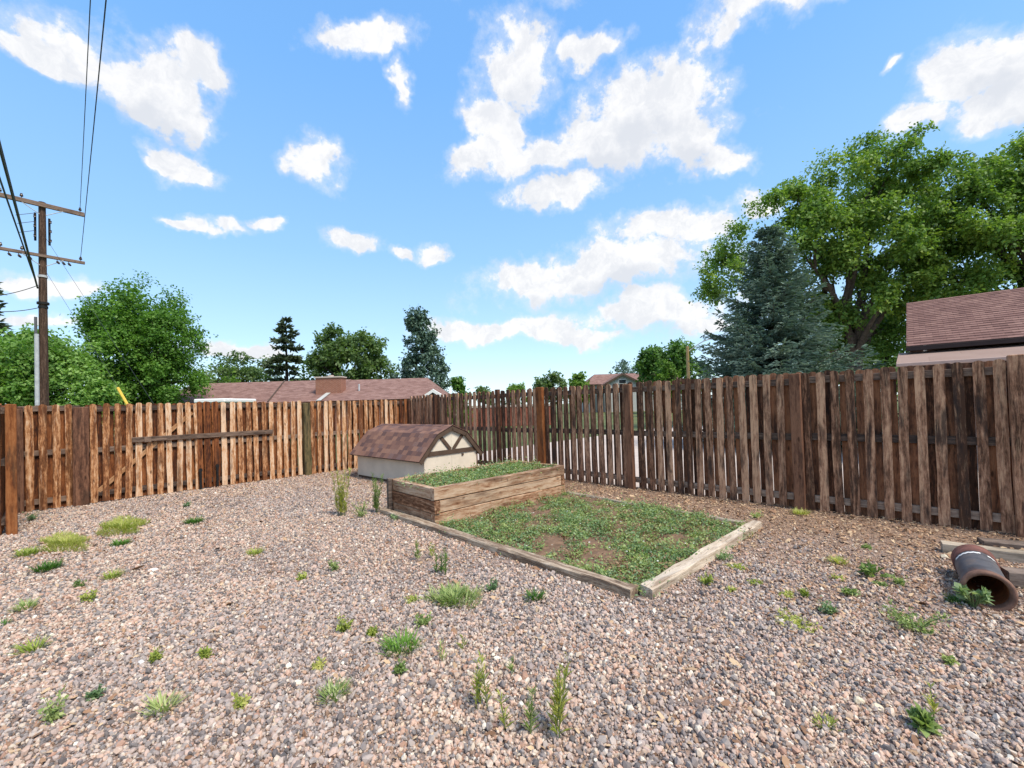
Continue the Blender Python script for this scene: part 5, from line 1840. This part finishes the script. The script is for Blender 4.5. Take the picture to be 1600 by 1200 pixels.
tag(link('bed_cover', cover('bed_cover', inv_bed, SOILZ + .002, 1150, 26, 0.04, 0.032, 0.026, 45)), kind='stuff')


# ------------------------------------------------------------------ single weeds in the gravel
def weed_mesh(kind, h, wd, seed):
    """returns leaf mesh arrays and stem tubes for one plant standing at the origin"""
    r = np.random.default_rng(seed)
    C, Dv, Nv, Ln, Wd = [], [], [], [], []
    st = Acc()

    def leaf_(c, d, n, l, w_):
        C.append(c); Dv.append(d / np.linalg.norm(d)); Nv.append(n / np.linalg.norm(n)); Ln.append(l); Wd.append(w_)
    if kind == 'tall':                      # feathery upright stems, narrow leaves all the way up
        ns = max(1, int(round(wd / 0.035)))
        for k in range(ns):
            a = r.uniform(0, 6.28); q = r.uniform(0, wd * .42) if ns > 1 else 0
            b_ = np.array([math.cos(a) * q, math.sin(a) * q, 0.0])
            hh = h * (r.uniform(.65, 1.0) if k else 1.0)
            ln_ = np.array([r.normal(0, .09), r.normal(0, .09), 1.0]) * hh
            st.tube([tuple(b_ + np.array([0, 0, -.02])), tuple(b_ + ln_ * .5), tuple(b_ + ln_)], [.0035, .0028, .0012], 4)
            m = int(48 * hh / .4) + 20
            for i in range(m):
                u_ = r.uniform(.06, 1.0)
                an = r.uniform(0, 6.28)
                d = np.array([math.cos(an), math.sin(an), r.uniform(.8, 2.2)])
                l = r.uniform(.035, .075) * (1.15 - .5 * u_) * (0.7 + h)
                leaf_(b_ + ln_ * u_, d, np.array([-math.cos(an), -math.sin(an), .8]), l, l * .15)
    elif kind == 'tuft':                    # grass tuft
        m = int(60 + 1500 * wd * max(.3, wd / .22))
        pa = 1.0
        for i in range(m):
            a = r.uniform(0, 6.28); q = wd * .5 * r.uniform(0, 1) ** .7 * (1 + .3 * math.sin(2 * a + seed) * (wd > .3) + .2 * math.sin(5 * a) * (wd > .3))
            b_ = np.array([math.cos(a) * q, math.sin(a) * q, -.004])
            a2 = a + r.normal(0, 1.0)
            d = np.array([math.cos(a2) * .7, math.sin(a2) * .7, r.uniform(.35, 1.3)])
            l = min(h, 0.09 + .15 * h) * r.uniform(.5, 1.15)
            leaf_(b_ * np.array([1, pa, 1]), d, np.array([-d[0], -d[1], .5]), l, max(.0045, l * .075))
    elif kind == 'bushy':                   # low branching herb
        ns = 9 + int(40 * wd)
        for k in range(ns):
            a = r.uniform(0, 6.28)
            d = np.array([math.cos(a) * wd * .5, math.sin(a) * wd * .5, h * r.uniform(.3, 1.0)]) * r.uniform(.5, 1.0)
            st.tube([(0, 0, -.01), tuple(d * .5 + np.array([0, 0, .01])), tuple(d)], [.0025, .002, .001], 4)
            for i in range(16):
                u_ = r.uniform(.2, 1.05)
                l = r.uniform(.016, .032)
                dd = r.normal(size=3) + np.array([0, 0, .7])
                leaf_(d * u_ + r.normal(0, .008, 3), dd, r.normal(size=3) * .6 + np.array([0, 0, 1.0]), l, l * .5)
    elif kind == 'mat':                     # flat creeping mat
        m = int(2600 * wd)
        for i in range(m):
            a = r.uniform(0, 6.28); q = wd * .5 * r.uniform(0, 1) ** .6 * (1 + .25 * math.sin(3 * a + seed))
            c = np.array([math.cos(a) * q, math.sin(a) * q * .75, abs(r.normal(0, h * .5))])
            l = r.uniform(.014, .028)
            leaf_(c, r.normal(size=3) * np.array([1, 1, .4]) + np.array([0, 0, .2]), r.normal(size=3) * .5 + np.array([0, 0, 1.0]), l, l * .42)
    else:                                   # broad-leaved
        for k in range(15):
            a = r.uniform(0, 6.28)
            d = np.array([math.cos(a) * wd * .5, math.sin(a) * wd * .5, h * r.uniform(.2, 1.0)]) * r.uniform(.5, 1.0)
            st.tube([(0, 0, -.01), tuple(d * .6 + np.array([0, 0, .02])), tuple(d)], [.004, .003, .0015], 4)
            for i in range(5):
                l = r.uniform(.04, .075)
                leaf_(d * r.uniform(.5, 1.0), d / np.linalg.norm(d) + r.normal(0, .5, 3), r.normal(size=3) * .5 + np.array([0, 0, 1.0]), l, l * .62)
    V, Q = leaf_quads(np.array(C), np.array(Dv), np.array(Nv), np.array(Ln), np.array(Wd))
    T = np.repeat(np.clip(r.uniform(.15, .95) + r.normal(0, .25, len(C)), 0, 1), 4)
    return V, Q, T, st


M_stem = plain('weed_stem', (0.13, 0.17, 0.06), 0.8, 0.2)
MATS = {'g': L_weed, 'b': L_weedblue, 'y': L_yellow, 'm': L_maple}
nweed = 0


def weed(kind, x0, x1, y0, y1, mt, label, name=None):
    """a weed whose foot stands at the survey mark ((x0+x1)/2, y1); its size is measured from the photograph"""
    global nweed
    nweed += 1
    cx = (x0 + x1) / 2
    flat = kind in ('mat',)
    g = G(cx, y1 if not flat else (y0 + y1) / 2)
    sc_px = g.y / F
    wd = (x1 - x0) * sc_px * math.cos(math.atan2(abs(g.x), g.y))
    h = (y1 - y0) * sc_px
    rz_ = rnd.uniform(0, 6.28)
    if wd > .28: rz_ = math.atan2(-g.x, g.y)
    pass
    if kind == 'tuft':
        g = G(cx, y1 - (y1 - y0) * .25); h *= .8
    if kind == 'bushy':
        g = G(cx, y1 - (y1 - y0) * .2); h *= .85
    if flat:
        h = 0.022
    wide = kind in ('tuft', 'mat') and (x1 - x0) * sc_px > .36
    pa_ = 1.0
    if wide:
        wd = (x1 - x0) * sc_px
        g0, g1 = G(cx, y1 - 2), G(cx, y0 + (.38 if kind == 'tuft' else 0.0) * (y1 - y0))
        g = (g0 + g1) / 2
        pa_ = (g1.y - g0.y) / wd
        rz_ = 0.0
        if kind == 'tuft': h = .085
    V, Q, T, st = weed_mesh(kind, h, wd, 1000 + nweed)
    if wide:
        V[:, 1] *= pa_
        V[:, 0] += V[:, 1] * (g.x / g.y)
    nm = name or {'tall': 'weed', 'tuft': 'grass_tuft', 'bushy': 'weed', 'mat': 'weed', 'leafy': 'weed'}[kind]
    big = (y1 - y0) > 34 and len(st.V) > 0
    if big:
        root = empty(nm, (g.x, g.y, 0), rz_)
        link('leaves', np_mesh('leaves', V, quads=Q, mat=MATS[mt], attrs={'tint': T}), root)
        link('stems', st.mesh('stems', M_stem), root)
    else:
        me = np_mesh(nm, V, quads=Q, mat=MATS[mt], attrs={'tint': T})
        root = link(nm, me, None, (g.x, g.y, 0), (0, 0, rz_))
    tag(root, label, 'weed', 'weeds in the gravel')


weed('tall', 519, 548, 733, 806, 'y', 'tallest feathery yellow green weed standing left of the raised bed')
weed('bushy', 546, 580, 772, 818, 'g', 'sprawling loose weed between the tallest weed and the raised bed')
weed('tall', 578, 600, 740, 802, 'g', 'slim upright weed at the outer end of the raised bed')
weed('bushy', 606, 632, 800, 815, 'b', 'small green weed at the foot of the raised bed end')
weed('tall', 649, 659, 843, 877, 'g', 'thin single stemmed weed in gravel near the bed corner')
weed('tall', 667, 680, 848, 872, 'y', 'short yellowish weed close to the left of the dense dark clump')
weed('tall', 677, 700, 860, 899, 'm', 'dense dark green upright clump beside the left edging timber')
weed('tuft', 678, 744, 906, 950, 'g', 'wide bright grass patch in the middle of the gravel')
weed('tuft', 603, 650, 986, 1025, 'm', 'slanting bright green grass tuft left of centre in the gravel')
weed('bushy', 650, 677, 957, 981, 'g', 'small green weed just above the slanting grass tuft')
weed('mat', 630, 655, 932, 946, 'y', 'tiny yellow green mat left of the wide grass patch')
weed('bushy', 760, 778, 903, 929, 'b', 'small grey green weed right of the wide grass patch')
weed('tuft', 826, 846, 914, 946, 'm', 'compact dark grass tuft in front of the left edging timber')
weed('bushy', 523, 553, 955, 996, 'y', 'straggly pale weed standing alone left of the slanting tuft')
weed('bushy', 575, 590, 980, 996, 'y', 'tiny pale sprig between the straggly weed and slanting tuft')
weed('tall', 687, 699, 1005, 1036, 'g', 'thin spindly weed below the wide grass patch')
weed('tall', 718, 728, 998, 1019, 'y', 'tiny upright sprig right of the thin spindly weed')
weed('tall', 740, 772, 1030, 1106, 'y', 'tall yellow green weed left of the big foreground clump')
weed('tuft', 507, 537, 1064, 1102, 'g', 'fine grass tuft low in the foreground left of centre')
weed('bushy', 488, 508, 1030, 1050, 'y', 'tiny yellowish weed above the fine foreground grass tuft')
weed('bushy', 615, 633, 1036, 1058, 'g', 'small pale weed below the slanting grass tuft')
weed('tall', 783, 798, 1084, 1140, 'y', 'thin yellowing weed between the tall weed and foreground clump')
weed('tall', 825, 845, 1080, 1150, 'g', 'upright bright weed touching the left side of the big foreground clump')
weed('tall', 852, 900, 1036, 1152, 'y', 'big tall bright weed clump in the front foreground')
weed('tall', 794, 806, 1030, 1056, 'g', 'short green sprig right of the tall yellow green weed')
weed('tuft', 234, 270, 1076, 1124, 'g', 'leaning green grass tuft in the left foreground')
weed('bushy', 64, 102, 1088, 1138, 'g', 'loose pale weed in the bottom left corner area')
weed('bushy', 136, 158, 1076, 1098, 'b', 'small dark weed between the corner weed and leaning tuft')
weed('tuft', 38, 66, 990, 1028, 'y', 'yellow based grass tuft near the left edge')
weed('tuft', 24, 56, 934, 958, 'g', 'short green tuft by the left edge above the yellow based tuft')
weed('tuft', -6, 12, 966, 984, 'm', 'bright green tuft cut off by the left edge')
weed('tuft', 164, 187, 888, 909, 'y', 'small yellow green tuft alone below the bright grass patches')
weed('tuft', 54, 96, 872, 897, 'm', 'dark green tuft just below the biggest grass patch')
weed('tuft', 24, 62, 850, 874, 'y', 'yellowish tuft left of the biggest grass patch')
weed('tuft', 58, 146, 824, 864, 'y', 'biggest bright yellow green grass patch by the left fence corner', 'grass_patch')
weed('tuft', 150, 232, 798, 838, 'y', 'second bright grass patch right of the biggest one', 'grass_patch')
weed('tuft', 174, 201, 839, 857, 'm', 'small dark green tuft right below the two bright grass patches')
weed('tuft', 291, 316, 805, 822, 'm', 'small green tuft in front of the crossbar on the back fence')
weed('bushy', 282, 300, 782, 795, 'b', 'small grey green weed at the foot of the back fence')
weed('tuft', 388, 408, 854, 871, 'y', 'small yellow green tuft alone in the middle of the left gravel')
weed('bushy', 366, 386, 1086, 1112, 'y', 'tiny yellowish weed low in the foreground right of the leaning tuft')
weed('bushy', 116, 135, 906, 922, 'g', 'small faint weed below the dark tuft on the left')
weed('bushy', 124, 152, 920, 945, 'y', 'dry pale weed just below the small faint weed')
weed('bushy', 310, 328, 1015, 1032, 'y', 'tiny yellow weed in the left gravel level with the yellow based tuft')
weed('bushy', 232, 252, 1012, 1040, 'y', 'dry brownish sprig left of the tiny yellow weed')
weed('bushy', 465, 480, 895, 910, 'y', 'tiny yellow weed left of the faint tall sprig')
weed('bushy', 514, 530, 868, 898, 'g', 'faint tall sprig in the gravel below the sprawling weed')
weed('bushy', 1276, 1312, 932, 966, 'b', 'round bushy green weed in the right hand gravel')
weed('mat', 1203, 1280, 956, 992, 'y', 'flat yellow green mat left of the round bushy weed')
weed('bushy', 1366, 1490, 940, 998, 'g', 'largest sprawling pale green weed below the pipe')
weed('leafy', 1350, 1380, 882, 902, 'g', 'small leafy green weed left of the pipe')
weed('bushy', 1393, 1416, 898, 918, 'g', 'pale round weed between the small leafy weed and the pipe')
weed('tuft', 1298, 1322, 867, 885, 'y', 'yellow tuft in the right gravel nearest to the fence posts')
weed('mat', 1300, 1320, 899, 912, 'y', 'small olive mat below the yellow tuft on the right')
weed('bushy', 1314, 1342, 918, 933, 'g', 'flat green weed above the round bushy weed')
weed('mat', 1366, 1388, 908, 922, 'g', 'tiny flat weed under the pale round weed')
weed('mat', 1216, 1242, 925, 938, 'y', 'tiny yellow mat above the flat yellow green mat')
weed('bushy', 1250, 1264, 920, 934, 'y', 'thin yellow sprig right of the tiny yellow mat')
weed('mat', 1136, 1168, 881, 894, 'y', 'flat yellowish mat close right of the front edging timber')
weed('bushy', 1092, 1116, 895, 918, 'y', 'straggly weed at the outer side of the front edging timber')
weed('mat', 1168, 1192, 906, 919, 'y', 'small yellow green mat right of the straggly weed')
weed('mat', 1136, 1150, 916, 930, 'y', 'tiny yellow mat below the straggly weed')
weed('bushy', 1112, 1148, 862, 876, 'b', 'low green weed tucked under the front edging timber')
weed('tall', 1452, 1468, 1074, 1122, 'y', 'thin yellowing weed in the right foreground')
weed('bushy', 1476, 1492, 1028, 1042, 'g', 'tiny green weed above the thin yellowing one on the right')
weed('tuft', 1272, 1306, 1118, 1140, 'y', 'yellow tuft cut off at the bottom right of centre')
weed('leafy', 1430, 1452, 1122, 1142, 'g', 'small leafy weed at the bottom edge on the right')
weed('bushy', 1166, 1194, 796, 812, 'g', 'green weed at the foot of the right-hand fence near the frame corner')
weed('tuft', 1240, 1262, 792, 808, 'y', 'yellow green tuft at the foot of a fence post on the right')
weed('mat', 1346, 1364, 851, 861, 'g', 'tiny green mat on bare soil near the right-hand fence')
weed('bushy', 36, 62, 798, 818, 'b', 'dark weed in the left fence corner')
weed('leafy', 1498, 1545, 905, 950, 'b', 'grey green leafy weed growing in front of the pipe mouth')
weed('tuft', 1478, 1512, 928, 946, 'm', 'grassy tuft just left of the pipe mouth')
weed('mat', 1576, 1612, 905, 925, 'g', 'small weed beside the timber stub at the right edge')


# ------------------------------------------------------------------ a few larger stones that stand out of the gravel
M_cream = plain('cream_stone', (0.66, 0.56, 0.40), 0.8, 0.15, 12.0)
M_pale = plain('white_stone', (0.68, 0.65, 0.6), 0.8, 0.12, 12.0)
for k, (px, py, r_, mt, lab) in enumerate(((1343, 1098, 0.036, M_cream, 'large cream coloured stone in the right foreground gravel'), (1372, 1108, 0.032, M_cream, 'second cream coloured stone just right of the largest one'),
                                           (240, 892, 0.04, M_pale, 'single white stone in the left gravel'), (1476, 872, 0.045, M_cream, 'pale flat stone left of the far end of the pipe'), (222, 1036, 0.025, M_pale, 'small white stone in the left foreground gravel'))):
    g = G(px, py)
    tag(link('stone', stone_mesh('stone', 700 + k, mt, 0.45, 2), None, (g.x, g.y, r_ * .25), (0, 0, rnd.uniform(0, 6))), lab, 'stone', 'pale stones').scale = (r_, r_, r_)
